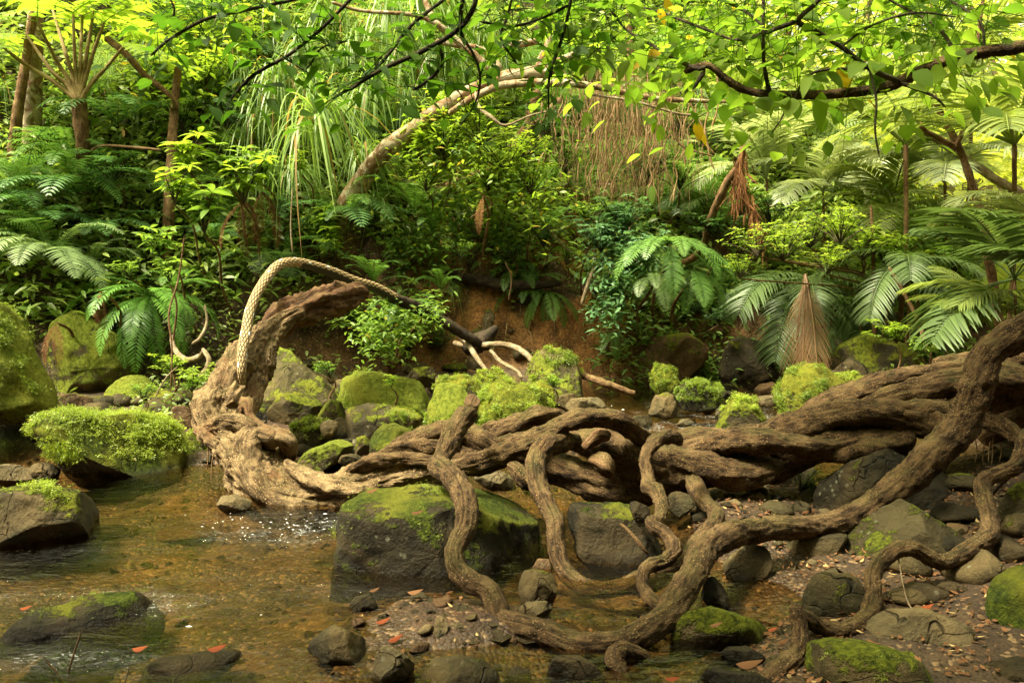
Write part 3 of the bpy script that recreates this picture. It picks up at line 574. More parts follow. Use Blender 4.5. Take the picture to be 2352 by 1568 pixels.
 ('rock', [(405,1060),(415,1000),(445,975),(475,985),(480,1040),(470,1068),(430,1075)], 'moss draped stone behind the foot of the trunk', dict(mat='rock', moss=.6, Y=6.2, tuft=(390, allf, .6), leafsize=0.020)),
 ('rock', [(-40,1095),(-10,1068),(40,1066),(85,1080),(90,1098),(40,1108),(-40,1108)], 'flat tan stone at the left edge between mossy rocks', dict(mat='rockpale', moss=.0)),
 ('rock', [(60,1090),(72,1066),(110,1060),(135,1078),(130,1098)], 'dim brown stone in shade under the moss mound', dict(mat='rock', moss=-.1, Y=5.5)),
 ('boulder', [(497,1160),(510,1138),(545,1132),(574,1140),(578,1162),(560,1172),(515,1172)], 'wet shining grey stone at the foot of the twisted trunk', dict(mat='rockpale', moss=-.5)),
 ('boulder', [(560,905),(575,860),(600,812),(625,795),(665,810),(700,845),(740,878),(775,905),(765,935),(700,950),(620,945)], 'slanting slab rock with moss streaks behind the trunk', dict(mat='rocklime', moss=.36, thick=.8, Y=7.6, res=1.4, front=[(.3,.6,-.9,.72)])),
 ('boulder', [(620,945),(640,915),(665,902),(705,908),(738,930),(742,948),(715,968),(680,975),(640,965)], 'smooth olive stone below the slanting slab', dict(mat='rock', moss=.4, Y=6.9)),
 ('rock', [(722,955),(732,930),(760,920),(790,930),(797,960),(780,980),(735,980)], 'round mossy cobble left of the broad mossy hump', dict(mat='rock', moss=.5, Y=6.6)),
 ('rock', [(575,960),(568,915),(600,925),(640,960),(640,990),(590,1000)], 'dark damp stone in the gap behind the trunk', dict(mat='rockdark', moss=.2, Y=7.0)),
 ('rock', [(665,1015),(680,978),(710,965),(750,970),(768,1000),(745,1010),(700,1022)], 'stone topped with a neat patch of bright moss plants', dict(mat='rock', moss=.45, Y=6.2, tuft=(630, lambda nu,nv,n:nv>-.1, .7), leafsize=0.020)),
 ('rock', [(735,975),(755,965),(775,970),(772,990),(745,995)], 'small grey stone right of the moss topped stone', dict(mat='rockpale', moss=.0, Y=6.1)),
 ('boulder', [(655,1078),(670,1055),(715,1030),(780,1004),(808,1008),(815,1028),(790,1048),(740,1068),(690,1085)], 'flat tilted green stone with a wet lower edge', dict(mat='rocklime', moss=.6, thick=.9, Y=5.75)),
 ('rock', [(775,1062),(785,1045),(820,1040),(845,1052),(848,1066),(810,1070)], 'little olive stone in the orange trickle', dict(mat='rock', moss=.1, Y=5.5)),
 ('boulder', [(788,925),(800,870),(830,842),(880,838),(930,855),(970,885),(992,925),(985,960),(900,975),(810,965)], 'broad mossy hump with a seedling on top', dict(mat='rocklime', moss=.75, thick=.8, Y=6.9, res=1.5, tuft=(1125, lambda nu,nv,n:(nu<-.45)|(nv<-.1), .6), leafsize=0.022)),
 ('boulder', [(798,1000),(800,945),(850,930),(930,945),(980,970),(990,995),(900,1010),(830,1010)], 'squared mossy block in front of the broad hump', dict(mat='rock', moss=.42, thick=.7, box=2.7, facets=9, Y=6.3, tuft=(720, lambda nu,nv,n:(nv>-.2)&(nu>-.2), .5), leafsize=0.019)),
 ('boulder', [(846,1050),(850,990),(868,972),(905,972),(945,988),(960,1005),(920,1020),(895,1045),(870,1060)], 'small arched rock with black hollow and moss rim', dict(mat='rockdark', moss=.6, Y=5.7, front=[(.5,-.5,-.7,.6)])),
 ('rock', [(870,1055),(880,1020),(920,1003),(965,998),(960,1030),(920,1060)], 'yellow green stone peeping over the vine rope', dict(mat='rock', moss=.8, Y=5.5)),
 ('rock', [(815,1035),(818,1005),(840,998),(850,1010),(848,1035)], 'rounded dark green stone left of the arched rock', dict(mat='rock', moss=.55, Y=5.8)),
 ('boulder', [(985,985),(988,930),(1005,890),(1035,870),(1058,890),(1080,930),(1088,965),(1070,990),(1020,1000)], 'tall egg shaped mossy rock behind the vine stub', dict(mat='rocklime', moss=.65, Y=6.3, tuft=(630, lambda nu,nv,n:nv<.1, .5), leafsize=0.020)),
 ('boulder', [(1088,985),(1095,930),(1110,895),(1155,880),(1210,890),(1262,915),(1270,940),(1220,965),(1170,995),(1110,1005)], 'wide rock buried in pale green moss plants right of the egg shaped one', dict(mat='rock', moss=.75, thick=.8, Y=6.4, res=1.3, tuft=(2850, lambda nu,nv,n:nv>-.6, 1.0), leafsize=0.024)),
 ('rock', [(1067,925),(1072,908),(1090,907),(1102,920),(1095,935),(1078,936)], 'pinkish brown stone wedged above the vine stub', dict(mat='rockred', moss=-.4, Y=6.1)),
 ('boulder', [(1205,870),(1212,835),(1240,812),(1285,806),(1312,828),(1328,862),(1338,900),(1310,915),(1260,905),(1220,895)], 'blocky mossy rock touching the fallen pale branch', dict(mat='rocklime', moss=.5, thick=.8, box=2.4, facets=9, Y=7.6, res=1.3, tuft=(630, top_, .5), leafsize=0.024)),
 ('rock', [(1210,920),(1220,885),(1245,876),(1270,895),(1272,925),(1240,930)], 'mossy cube shaped stone below the blocky mossy rock', dict(mat='rock', moss=.5, Y=6.9)),
 ('rock', [(1085,890),(1090,862),(1130,850),(1175,862),(1182,885),(1140,898)], 'mossy stone under the fallen branch', dict(mat='rock', moss=.5, Y=7.6, tuft=(180, top_, .5))),
 ('rock', [(1000,900),(1010,872),(1060,862),(1100,885),(1095,905),(1040,912)], 'low moss covered stone behind the egg shaped rock', dict(mat='rock', moss=.6, Y=7.2, tuft=(225, top_, .5))),
 ('rock', [(938,868),(950,842),(980,836),(998,850),(995,872),(960,878)], 'green stone at the foot of the bank, right of the hump', dict(mat='rock', moss=.45, Y=7.8)),
 ('rock', [(1300,935),(1315,915),(1350,905),(1378,918),(1390,935),(1350,948)], 'flat tan stone with a yellow leaf beside the far water', dict(mat='rockpale', moss=.0, Y=6.9)),
 ('rock', [(1275,925),(1285,905),(1315,902),(1328,920),(1310,935)], 'rounded olive stone at the water edge', dict(mat='rock', moss=.3, Y=7.1)),
 ('boulder', [(1497,895),(1500,850),(1520,835),(1545,850),(1562,885),(1550,900)], 'tufted mossy rock at the far end of the water', dict(mat='rock', moss=.7, Y=8.4, tuft=(525, allf, .8), leafsize=0.024)),
 ('rock', [(1492,938),(1505,912),(1530,900),(1558,920),(1560,940),(1530,948)], 'olive wedge rock with moss in the far water', dict(mat='rock', moss=.4, Y=7.3)),
 ('boulder', [(1556,905),(1562,885),(1600,876),(1640,882),(1652,900),(1645,920),(1600,928),(1570,922)], 'dome rock wearing a thick cap of bright moss', dict(mat='rockdark', moss=.4, Y=7.6, tuft=(1950, lambda nu,nv,n:nv>-.35, 1.1), leafsize=0.022)),
 ('boulder', [(1650,962),(1668,930),(1692,905),(1712,898),(1728,912),(1742,940),(1754,958),(1740,975),(1700,980),(1665,975)], 'pyramid shaped rock with a moss tuft on its tip in the stream', dict(mat='rock', moss=.6, thick=.7, Y=6.6, tuft=(390, lambda nu,nv,n:nv>.25, .8), leafsize=0.024)),
 ('boulder', [(1795,935),(1800,885),(1820,855),(1860,842),(1905,852),(1935,878),(1950,910),(1930,945),(1860,965),(1810,960)], 'round boulder coated in moss plants at the right of the stream', dict(mat='rock', moss=.7, thick=.8, Y=6.9, res=1.4, tuft=(2250, lambda nu,nv,n:(nu<.25), .8), leafsize=0.023)),
 ('rock', [(1915,900),(1925,865),(1950,852),(1975,865),(1985,890),(1960,905)], 'mossy knob rock behind the round mossy boulder', dict(mat='rock', moss=.7, Y=7.4, tuft=(375, top_, .6), leafsize=0.020)),
 ('rock', [(1732,895),(1745,882),(1775,876),(1792,890),(1780,902),(1745,903)], 'low brown stone in the far water', dict(mat='rockred', moss=-.2)),
 ('rock', [(1772,905),(1780,890),(1800,888),(1805,905),(1790,912)], 'lime green stone left of the round mossy boulder', dict(mat='rock', moss=.8, Y=7.3)),
 ('rock', [(1645,905),(1655,893),(1685,902),(1680,915),(1655,915)], 'dark stone behind the pyramid rock', dict(mat='rockdark', moss=-.3)),
 ('rock', [(1735,925),(1745,910),(1780,908),(1788,922),(1760,932)], 'wet grey stone right of the pyramid rock', dict(mat='rockpale', moss=-.2)),
 ('rock', [(1610,940),(1620,922),(1636,925),(1642,942),(1625,948)], 'pointed brown stone in the riffle', dict(mat='rockred', moss=-.3)),
 ('rock', [(1640,955),(1648,942),(1662,944),(1660,958)], 'wet dark stone left of the pyramid rock foot', dict(mat='rockpale', moss=-.4)),
 ('rock', [(1550,975),(1560,964),(1580,962),(1592,970),(1580,980)], 'low shining stone in the middle of the far water', dict(mat='rockpale', moss=-.4)),
 ('rock', [(1440,975),(1450,958),(1480,953),(1500,965),(1490,978)], 'flat stone with moss rim beside the arching strand', dict(mat='rock', moss=.2)),
 ('boulder', [(1085,1100),(1095,1085),(1140,1078),(1175,1090),(1190,1112),(1130,1118)], 'pale flat rock glimpsed through the gap under the vines', dict(mat='rockpale', moss=-.4, Y=5.3)),
 ('boulder', [(1620,1130),(1680,1100),(1750,1085),(1810,1062),(1870,1075),(1860,1120),(1800,1150),(1680,1160)], 'long pale rock beneath the twisted rope at right', dict(mat='rockpale', moss=.1, thick=.8, Y=5.3)),
 ('rock', [(1525,1165),(1532,1135),(1560,1128),(1590,1140),(1595,1165),(1560,1176)], 'greenish grey stone behind the thin loop', dict(mat='rock', moss=.1, Y=4.6)),
 ('rock', [(1650,1170),(1662,1150),(1690,1145),(1712,1160),(1705,1180),(1675,1186)], 'tan potato shaped stone on leaf litter', dict(mat='rockpale', moss=-.4, Y=4.65)),
 ('rock', [(1700,1155),(1710,1132),(1745,1128),(1765,1150),(1745,1168)], 'brown angular stone right of the tan potato shaped one', dict(mat='rockred', moss=-.2, Y=4.8)),
 ('rock', [(1755,1178),(1765,1158),(1795,1152),(1810,1172),(1790,1186)], 'brown cobble next to the shaded boulder', dict(mat='rockred', moss=-.3, Y=4.6)),
 ('boulder', [(1920,850),(1935,800),(1990,770),(2060,790),(2110,830),(2120,870),(2000,880)], 'broad green rock low on the right bank behind the vines', dict(mat='rock', moss=.6, Y=8.2)),
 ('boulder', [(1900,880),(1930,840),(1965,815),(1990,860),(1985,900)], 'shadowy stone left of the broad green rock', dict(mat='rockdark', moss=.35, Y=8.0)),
 ('rock', [(1108,735),(1115,712),(1128,708),(1138,730),(1128,750),(1112,748)], 'small green headstone like rock on the orange bank', dict(mat='rock', moss=.4, Y=9.35)),
 ('boulder', [(1460,860),(1455,800),(1500,770),(1580,760),(1615,790),(1625,830),(1600,860),(1520,872)], 'overhanging mossy block at the foot of the bank', dict(mat='rockred', moss=.35, Y=9.5, box=3)),
 ('boulder', [(1640,850),(1650,790),(1700,770),(1760,790),(1790,850),(1720,870)], 'dark block standing in for the shaded overhang behind the hanging palm fronds', dict(mat='rockdark', moss=.25, Y=9.6, box=3)),  # dark rock colour takes the place of the overhang's shade
]
for nme, poly, lab, kw in RL: rock(nme, poly, lab, **kw)

# loose cobbles on the gravel: each its own stone, half sunk
def cobble(x, y, s, mat, moss, desc):
    r_ = np.random.default_rng(int(abs(x * 977 + y * 131) * 10)); n = 14; m = 20
    th = np.linspace(0, 2 * np.pi, m, endpoint=False); ph = np.linspace(-np.pi / 2, np.pi / 2, n)
    v = np.stack([np.cos(th)[None] * np.cos(ph)[:, None] ** .8, np.sin(th)[None] * np.cos(ph)[:, None] ** .8, np.sin(ph)[:, None] * np.ones(m)[None]], -1)
    for k in range(5):
        nn = nrm(r_.normal(size=3)); dt = v @ nn; v = v - np.maximum(dt - r_.uniform(.6, .85), 0)[..., None] * nn
    v = v * s * np.array([r_.uniform(.8, 1.35), r_.uniform(.7, 1), r_.uniform(.45, .7)]); v = v * (1 + .12 * fbm(v / s, 1.5, 2, x * 7))[..., None]
    a = r_.uniform(0, 6.3); ca, sa = math.cos(a), math.sin(a); v = v @ np.array([[ca, sa, 0], [-sa, ca, 0], [0, 0, 1]])
    i = np.arange(n - 1)[:, None] * m; j = np.arange(m)[None]
    f = np.stack([i + j, i + (j + 1) % m, i + m + (j + 1) % m, i + m + j], -1).reshape(-1, 4)
    z = hz(x, y) + s * .18; gg = Geo(); gg.add(v.reshape(-1, 3), f)
    o = gg.obj('cobble', M[mat], loc=(x, y, z)); o['moss'] = moss
    u_, v_ = proj((x, y, z)); tag(o, auto(desc, u_, v_), 'stone', 'loose cobbles on the stream floor'); return o
zones = [((1.5, 2.7, 3.0, 4.3), 14, .09), ((.7, 2.4, 4.4, 5.3), 12, .08), ((-.5, .6, 2.8, 3.3), 10, .04), ((-1.9, .5, 5.7, 8.2), 38, .17), ((-3.9, -2.3, 6.4, 7.8), 12, .13), ((.55, 2.4, 4.1, 5.4), 30, .05), ((-1.9, .6, 5.5, 7.9), 18, .075), ((1.1, 2.6, 3.0, 4.2), 26, .035), ((.5, 2.2, 6.2, 8.2), 14, .07), ((.1, 1.0, 3.0, 3.7), 14, .04), ((-1.0, -.1, 2.9, 3.8), 14, .03), ((-4, -2.2, 6.0, 7.4), 14, .08), ((2.4, 4, 4.2, 6), 12, .06)]
for (x0, x1, y0, y1), cnt, s0 in zones:
    for k in range(cnt):
        x, y = rng.uniform(x0, x1), rng.uniform(y0, y1); s = s0 * rng.uniform(.5, 1.4)
        ty = random.choice([('rock', 'grey brown'), ('rockred', 'rusty brown'), ('rockpale', 'pale tan'), ('rockdark', 'dark grey'), ('rockred', 'reddish')] if s0 < .07 else [('rock', 'grey brown'), ('rock', 'olive'), ('rockdark', 'dark grey')])
        cobble(x, y, s, ty[0], rng.uniform(-.5, .2) if y < 5.5 else rng.uniform(-.2, .5), f"{'small' if s < .05 else 'medium' if s < .1 else 'large'} {ty[1]} cobble")
for k in range(26):
    x, y = rng.uniform(-2.6, .4), rng.uniform(2.7, 5.6); ty = random.choice([('rock', 'dull olive'), ('rockred', 'orange brown'), ('rockdark', 'dark'), ('rock', 'greenish')])
    if hz(x, y) < -.09: o = cobble(x, y, rng.uniform(.05, .17), ty[0], -.3, f'{ty[1]} flat stone under the water'); o.scale = (1.25, 1, .5); o.location.z -= .035; o['group'] = 'stones lying under the water'; o.name = 'submerged_stone'
# gravel under water and on the floor: uncountable
gg = Geo(); n = 5200
x = rng.uniform(-3.6, 3.2, n); y = rng.uniform(2.3, 8.6, n); z = height(x, y); s = rng.uniform(.006, .026, n) * (1 + (rng.random(n) > .93) * 1.6)
base = np.array([[1, 0, 0], [.3, .95, 0], [-.8, .6, 0], [-.8, -.6, 0], [.3, -.95, 0], [.1, 0, .55]])
ok = (s < .03) | (z > -.2); x, y, z, s = x[ok], y[ok], z[ok], s[ok]; n = len(x)
a = rng.uniform(0, 6.3, n); bv = base[None] * s[:, None, None]; ca, sa = np.cos(a)[:, None], np.sin(a)[:, None]
vx = bv[..., 0] * ca - bv[..., 1] * sa; vy = bv[..., 0] * sa + bv[..., 1] * ca
v = np.stack([x[:, None] + vx, y[:, None] + vy, z[:, None] + bv[..., 2] + .0], -1)
fq = np.array([[0, 1, 5, 5], [1, 2, 5, 5], [2, 3, 5, 5], [3, 4, 5, 5], [4, 0, 5, 5]]); fq = np.array([[0, 1, 2, 5], [2, 3, 4, 5], [4, 0, 5, 5]])[:2]
gg.add(v.reshape(-1, 3), (np.arange(n)[:, None, None] * 6 + np.array([[0, 1, 2, 5], [2, 3, 4, 5]])[None]).reshape(-1, 4))
gv = gg.obj('gravel', M['rock'], smooth=True); gv['moss'] = -1.0; kind(gv, 'stuff', 'loose gravel scattered over the stream floor')

# ---------------------------------------------------------------- twisted lianas and the old trunk
def strand(name, path, label=None, parent=None, mat='liana', seg=26, step=.014, rough=.09, lump=.16, seed=None, group=None, cat='vine', **kw):
    gg = Geo(); pts = vine(path); sd_ = seed if seed is not None else int(path[0][0] * 3 + path[0][1]) % 97
    tube(gg, pts, seg=seg, step=step, rough=rough, lump=lump, seed=sd_, **kw)
    o = gg.obj(name, M[mat], parent=parent)
    if parent is None: tag(o, label, cat, group)
    elif label: o['label'] = label
    return o
rope = empty('twisted_liana', P(1700, 1100, 4.8)); tag(rope, 'huge rope of intertwined woody vine strands running right across the stream', 'vine')
rope.location = (0, 0, 0)
# old trunk bend at left
tr_ = [(700,712,16,6.3),(655,735,22,6.25),(618,768,32,6.15),(585,815,45,6.0),(548,870,54,5.85),(520,920,56,5.7),(507,965,50,5.6),(522,1002,48,5.5),(560,1030,55,5.4),(583,1075,60,5.3),(605,1112,58,5.2),(660,1145,48,5.1),(730,1150,46,5.05),(810,1130,45,5.0),(880,1105,38,4.95),(960,1088,34,4.9),(1050,1085,28,4.85)]
strand('trunk', tr_, 'thick pale brown twisted trunk', rope, 'lianaold', seg=150, step=.010, rough=.17, lump=.24, ridges=6, twist=5.5, ramp=.26, seed=3)
for pth, mt in [
 ([(640,1012,20,5.25),(600,1000,26,5.3),(570,1018,30,5.25),(572,1070,30,5.15),(600,1120,30,5.05),(660,1160,28,4.98),(740,1172,20,4.95)], 'lianaold'),
 ([(600,1000,20,5.35),(640,1003,22,5.3),(662,1020,20,5.3),(660,1045,16,5.35),(640,1062,12,5.4)], 'lianaold'),
 ([(478,985,18,5.5),(520,968,20,5.4),(560,972,18,5.35),(590,990,16,5.3)], 'lianaold'),
 ([(655,1060,10,5.15),(690,1085,16,5.05),(740,1110,20,4.95),(810,1125,18,4.85),(870,1118,12,4.8)], 'lianaold'),
 ([(470,915,16,5.6),(478,960,20,5.55),(486,1000,18,5.5),(500,1030,14,5.5)], 'lianaold'),
 ([(555,800,26,5.9),(520,870,30,5.7),(500,930,26,5.6),(500,975,20,5.5)], 'lianaold'),
 ([(620,800,14,6.1),(596,860,20,5.85),(575,920,22,5.7),(560,960,16,5.6)], 'lianaold'),
 ([(556,935,18,5.5),(572,930,16,5.45),(578,955,9,5.4),(600,978,8,5.35),(632,990,4,5.3)], 'brownbark'),
 ([(491,1015,7,5.3),(505,1030,9,5.3),(520,1055,9,5.3),(530,1075,7,5.35)], 'lianaold'),
 ([(800,1085,12,5.0),(831,1068,17,4.95),(868,1055,17,4.9),(932,1052,15,4.85),(990,1058,13,4.8),(1040,1064,12,4.85)], 'liana'),
 ([(850,1060,10,5.0),(877,1044,14,4.95),(914,1027,15,4.9),(960,1022,15,4.88),(1005,1024,14,4.85),(1060,1030,12,4.9)], 'liana'),
 ([(900,1030,14,5.1),(969,1006,22,5.0),(1015,992,26,4.95),(1070,998,28,4.95),(1133,1025,28,4.9),(1190,1048,24,4.9),(1230,1050,20,4.95)], 'liana'),
 ([(840,1092,34,5.0),(930,1082,34,4.95),(1010,1072,36,4.9),(1080,1060,34,4.9),(1150,1045,30,4.95),(1210,1035,26,5.0)], 'liana'),
 ([(1060,1008,14,5.1),(1115,992,16,5.05),(1152,982,18,5.0),(1225,962,20,5.0),(1262,955,20,5.05),(1310,972,18,5.1)], 'liana'),
 ([(1130,1000,16,4.95),(1177,978,18,4.92),(1232,952,17,4.9),(1262,951,16,4.95),(1300,965,14,5.05)], 'liana'),
 ([(1120,1020,12,4.9),(1180,1005,12,4.85),(1220,1000,10,4.85)], 'liana'),
 ([(1020,1080,14,4.7),(1060,1068,20,4.65),(1120,1052,23,4.62),(1177,1030,23,4.6),(1250,998,21,4.6),(1305,970,21,4.6),(1360,958,22,4.62),(1424,966,21,4.65),(1452,988,20,4.7),(1480,1005,16,4.8),(1510,1012,10,4.95)], 'liana'),
 ([(1290,1000,30,4.95),(1360,1010,42,4.9),(1425,1036,46,4.85),(1490,1062,46,4.8),(1560,1072,42,4.8),(1623,1078,38,4.8),(1697,1092,34,4.8),(1770,1080,30,4.85),(1840,1055,24,4.95)], 'liana'),
 ([(1540,1020,22,5.1),(1590,1010,28,5.05),(1640,1010,31,5.0),(1733,1022,33,4.95),(1825,1028,34,4.9),(1920,1025,36,4.85),(2010,1020,36,4.8),(2100,1000,34,4.8)], 'liana'),
 ([(1700,992,14,5.1),(1760,988,20,5.08),(1820,985,24,5.05),(1900,980,26,5.0),(1980,972,26,5.0),(2060,965,24,5.0)], 'liana'),
 ([(1900,985,14,4.95),(1950,968,24,4.9),(2020,952,32,4.85),(2080,960,34,4.8),(2140,975,34,4.75),(2190,1000,32,4.7)], 'liana'),
 ([(1815,975,14,5.25),(1870,942,22,5.2),(1925,918,27,5.2),(1994,893,28,5.2),(2060,872,25,5.2),(2130,858,23,5.15),(2200,852,24,5.1),(2270,850,28,5.05),(2360,852,36,5.0),(2450,850,40,5.0)], 'liana'),
 ([(1960,945,16,5.25),(2030,922,20,5.2),(2090,900,18,5.2),(2150,895,17,5.2),(2214,895,20,5.15),(2290,890,26,5.1),(2400,880,30,5.1)], 'liana'),
 ([(2080,925,12,5.2),(2122,930,13,5.15),(2180,940,14,5.1),(2240,935,24,5.05),(2310,905,30,5.0),(2420,880,34,5.0)], 'liana'),
 ([(2140,832,8,5.5),(2180,826,11,5.45),(2232,820,12,5.4),(2300,812,16,5.35),(2400,800,20,5.3)], 'liana'),
 ([(2230,860,20,4.7),(2270,820,24,4.65),(2320,790,26,4.6),(2400,760,28,4.55)], 'liana'),
 ([(2250,830,14,4.9),(2300,845,18,4.85),(2352,862,20,4.8),(2420,880,22,4.8)], 'liana'),
 ([(1230,1050,26,5.1),(1280,1072,34,5.0),(1340,1095,38,4.95),(1400,1112,40,4.9),(1460,1122,38,4.9),(1520,1108,36,4.9),(1580,1090,30,4.95)], 'liana'),
 ([(1170,1065,12,4.85),(1185,1078,17,4.8),(1205,1100,18,4.75),(1230,1120,16,4.75)], 'liana'),
 ([(1385,1080,8,4.7),(1370,1056,18,4.62),(1392,1070,20,4.58),(1400,1090,12,4.65)], 'brownbark'),
 ([(1340,1030,10,4.75),(1380,1000,16,4.7),(1400,1010,12,4.7)], 'brownbark'),
 ([(1440,1080,24,4.85),(1470,1120,28,4.85),(1520,1125,24,4.85)], 'liana'),
 ([(2150,970,24,4.9),(2220,955,22,4.85),(2275,965,20,4.75),(2320,990,18,4.65),(2338,1020,14,4.6)], 'liana'),
 ]:
    strand('vine_strand', pth, None, rope, mt, seg=44, step=.013, rough=.14, lump=.24, ridges=3, twist=5.5, ramp=.13)
cl, _ = spline(vine([(1500,1062,40,4.85),(1600,1062,42,4.85),(1720,1050,44,4.85),(1850,1015,44,4.88),(2000,968,44,4.9),(2150,922,44,4.9),(2300,880,46,4.9),(2460,850,46,4.9)]), 60); T_, N_, B_ = frames(cl[:, :3])
for k in range(3):
    ang = np.linspace(0, 2 * np.pi * 1.35, 60) + k * 2.094 + .6; rr = cl[:, 3] * 1.0 * (1 + .12 * np.sin(ang * 1.7 + k))
    pt = cl[:, :3] + (N_ * np.cos(ang)[:, None] + B_ * np.sin(ang)[:, None]) * rr[:, None]; w_ = cl[:, 3] * (.62, .72, .55)[k] * (1 + .15 * np.sin(np.arange(60) * .31 + k * 2)); w_[:6] *= np.linspace(.5, 1, 6)
    gg = Geo(); tube(gg, np.c_[pt, w_][::3], seg=44, step=.013, rough=.14, lump=.2, ridges=3, twist=5, ramp=.1, seed=31 + k * 9); gg.obj('vine_strand', M['liana'], rope)
strand('hanging_liana', [(2250,1010,30,5.3),(2310,975,34,5.2),(2380,945,36,5.1),(2450,930,36,5.0)], 'broad reddish brown liana low behind the rope at the right edge', mat='brownbark')
strand('looping_vine', [(1078,962,14,4.55),(1073,952,24,4.5),(1055,975,24,4.45),(1036,1008,24,4.4),(1018,1045,20,4.3),(1008,1070,24,4.2),(1033,1088,25,4.02),(1060,1128,27,3.85),(1072,1168,26,3.72),(1067,1215,23,3.63),(1046,1256,22,3.56),(1046,1300,24,3.5),(1077,1333,25,3.46),(1121,1354,25,3.42),(1140,1390,25,3.38),(1152,1424,30,3.34),(1202,1441,30,3.26),(1260,1457,29,3.2),(1312,1479,31,3.17),(1367,1488,32,3.16),(1421,1478,31,3.17),(1476,1454,32,3.2),(1531,1415,33,3.28),(1566,1362,31,3.4),(1596,1309,30,3.52),(1621,1265,31,3.64),(1665,1232,31,3.76),(1749,1216,27,3.9),(1859,1210,25,4.05),(1932,1196,28,4.12),(2006,1158,30,4.18),(2079,1105,34,4.22),(2134,1055,36,4.25),(2189,1000,38,4.28),(2223,945,37,4.3),(2247,883,35,4.3),(2262,828,33,4.3),(2296,788,31,4.3),(2351,748,29,4.3),(2440,700,30,4.3)],
       'long front vine dipping in a wide ground loop then rising to the right edge', seg=44, step=.010, rough=.13, lump=.14)
strand('looping_vine', [(1330,1012,14,4.7),(1290,1014,24,4.6),(1254,1022,25,4.5),(1233,1055,23,4.42),(1230,1091,23,4.32),(1241,1128,23,4.24),(1259,1165,22,4.16),(1276,1200,21,4.08),(1279,1250,20,4.0),(1292,1302,20,3.9),(1321,1335,20,3.82),(1366,1353,19,3.78),(1421,1349,19,3.8),(1460,1335,20,3.86),(1512,1312,21,3.92),(1560,1290,21,3.98),(1600,1250,20,4.05),(1635,1210,20,4.15),(1645,1180,18,4.3),(1622,1155,17,4.5),(1600,1120,20,4.65),(1590,1090,20,4.75)],
       'middle vine curling down in a U shape behind the front vine', seg=38, step=.011, rough=.12, lump=.12)
strand('looping_vine', [(1562,1018,8,4.55),(1552,1006,15,4.5),(1534,1003,16,4.42),(1507,1012,16,4.36),(1488,1036,15,4.32),(1483,1066,15,4.28),(1490,1100,14,4.22),(1490,1118,17,4.15),(1509,1128,17,4.08),(1521,1161,16,4.0),(1513,1190,15,3.92),(1495,1203,15,3.85),(1530,1228,16,3.8),(1550,1262,16,3.72),(1524,1288,16,3.66),(1486,1302,15,3.6),(1474,1335,14,3.54),(1487,1364,14,3.48),(1513,1388,15,3.4),(1530,1402,10,3.34)],
       'thin knotted vine wriggling down to meet the front vine', seg=32, step=.009, rough=.16, lump=.2)
strand('looping_vine', [(2360,985,14,4.1),(2350,1030,18,4.05),(2335,1068,18,4.02),(2299,1086,17,4.0),(2258,1107,17,3.98),(2262,1148,18,3.9),(2272,1195,19,3.82),(2273,1228,22,3.74),(2240,1250,19,3.66),(2189,1284,18,3.58),(2152,1288,17,3.54),(2116,1268,18,3.52),(2079,1257,18,3.5),(2035,1280,18,3.48),(2008,1316,18,3.44),(2006,1360,19,3.38),(1999,1408,20,3.3),(1962,1438,20,3.24),(1907,1448,19,3.2),(1859,1424,18,3.16),(1832,1404,12,3.14)],
       'wavy knotted vine snaking down the right side', seg=34, step=.010, rough=.15, lump=.18)
strand('broken_vine', [(1812,1396,8,3.1),(1825,1400,15,3.1),(1836,1430,18,3.08),(1838,1470,20,3.04),(1826,1507,22,3.0),(1795,1538,24,2.95),(1757,1568,26,2.9),(1720,1610,26,2.85)],
       'stubby vine bending from the wavy vine down to the bottom edge', seg=34, step=.010, rough=.16, lump=.2)
strand('broken_vine', [(1440,1590,20,2.95),(1428,1550,19,2.97),(1410,1512,19,3.0),(1425,1492,19,3.03),(1455,1497,16,3.06),(1490,1510,10,3.08)], 'short arched vine stump at the bottom centre', seg=30, step=.009, rough=.15, lump=.2)
strand('hanging_root', [(1592,1100,16,4.8),(1600,1150,15,4.75),(1600,1200,13,4.6),(1590,1240,10,4.5)], 'dark straight root dropping from the rope to the gravel', mat='liana', cat='root')
strand('bare_stick', [(2352,1050,6,4.0),(2320,1090,6,4.0),(2290,1120,5,4.1),(2268,1150,4,4.15)], 'dark straight stick behind the knotted vine at the right edge', mat='darktwig', cat='stick', seg=10)
strand('bare_stick', [(1423,1200,4,3.9),(1445,1220,4,3.88),(1470,1250,5,3.85),(1490,1275,3,3.85)], 'reddish broken stick leaning on the angular boulder', mat='brownbark', cat='stick', seg=10)
strand('rotten_log', [(560,850,14,6.3),(592,790,24,6.3),(640,740,34,6.35),(700,705,36,6.45),(760,688,32,6.6),(815,676,24,6.8),(840,680,12,6.9)], 'reddish rotten log arching behind the scaly stem', mat='rot', seg=60, rough=.2, lump=.3, cat='log', ridges=6, twist=1.2, ramp=.3)
strand('rotten_log', [(930,490,6,10.3),(955,468,11,10.2),(1000,440,13,10.1),(1055,420,12,10.0),(1100,402,11,9.9),(1135,392,6,9.9)], 'orange brown fallen log lying on the hillside', mat='brownbark', seg=24, rough=.2, cat='log')
strand('fallen_branch', [(1040,786,6,8.6),(1075,795,7,8.55),(1110,792,7,8.5),(1165,792,7,8.45),(1202,808,7,8.3),(1228,832,7,8.2)], 'smooth pale branch lying along the foot of the bank', mat='palebark', seg=14, rough=.06, cat='branch')
strand('fallen_branch', [(1030,748,5,8.7),(1050,765,6,8.6),(1073,788,6,8.5),(1095,821,6,8.3),(1117,850,4,8.1)], 'short peeling branch crossing the smooth pale one', mat='palebark', seg=12, cat='branch')
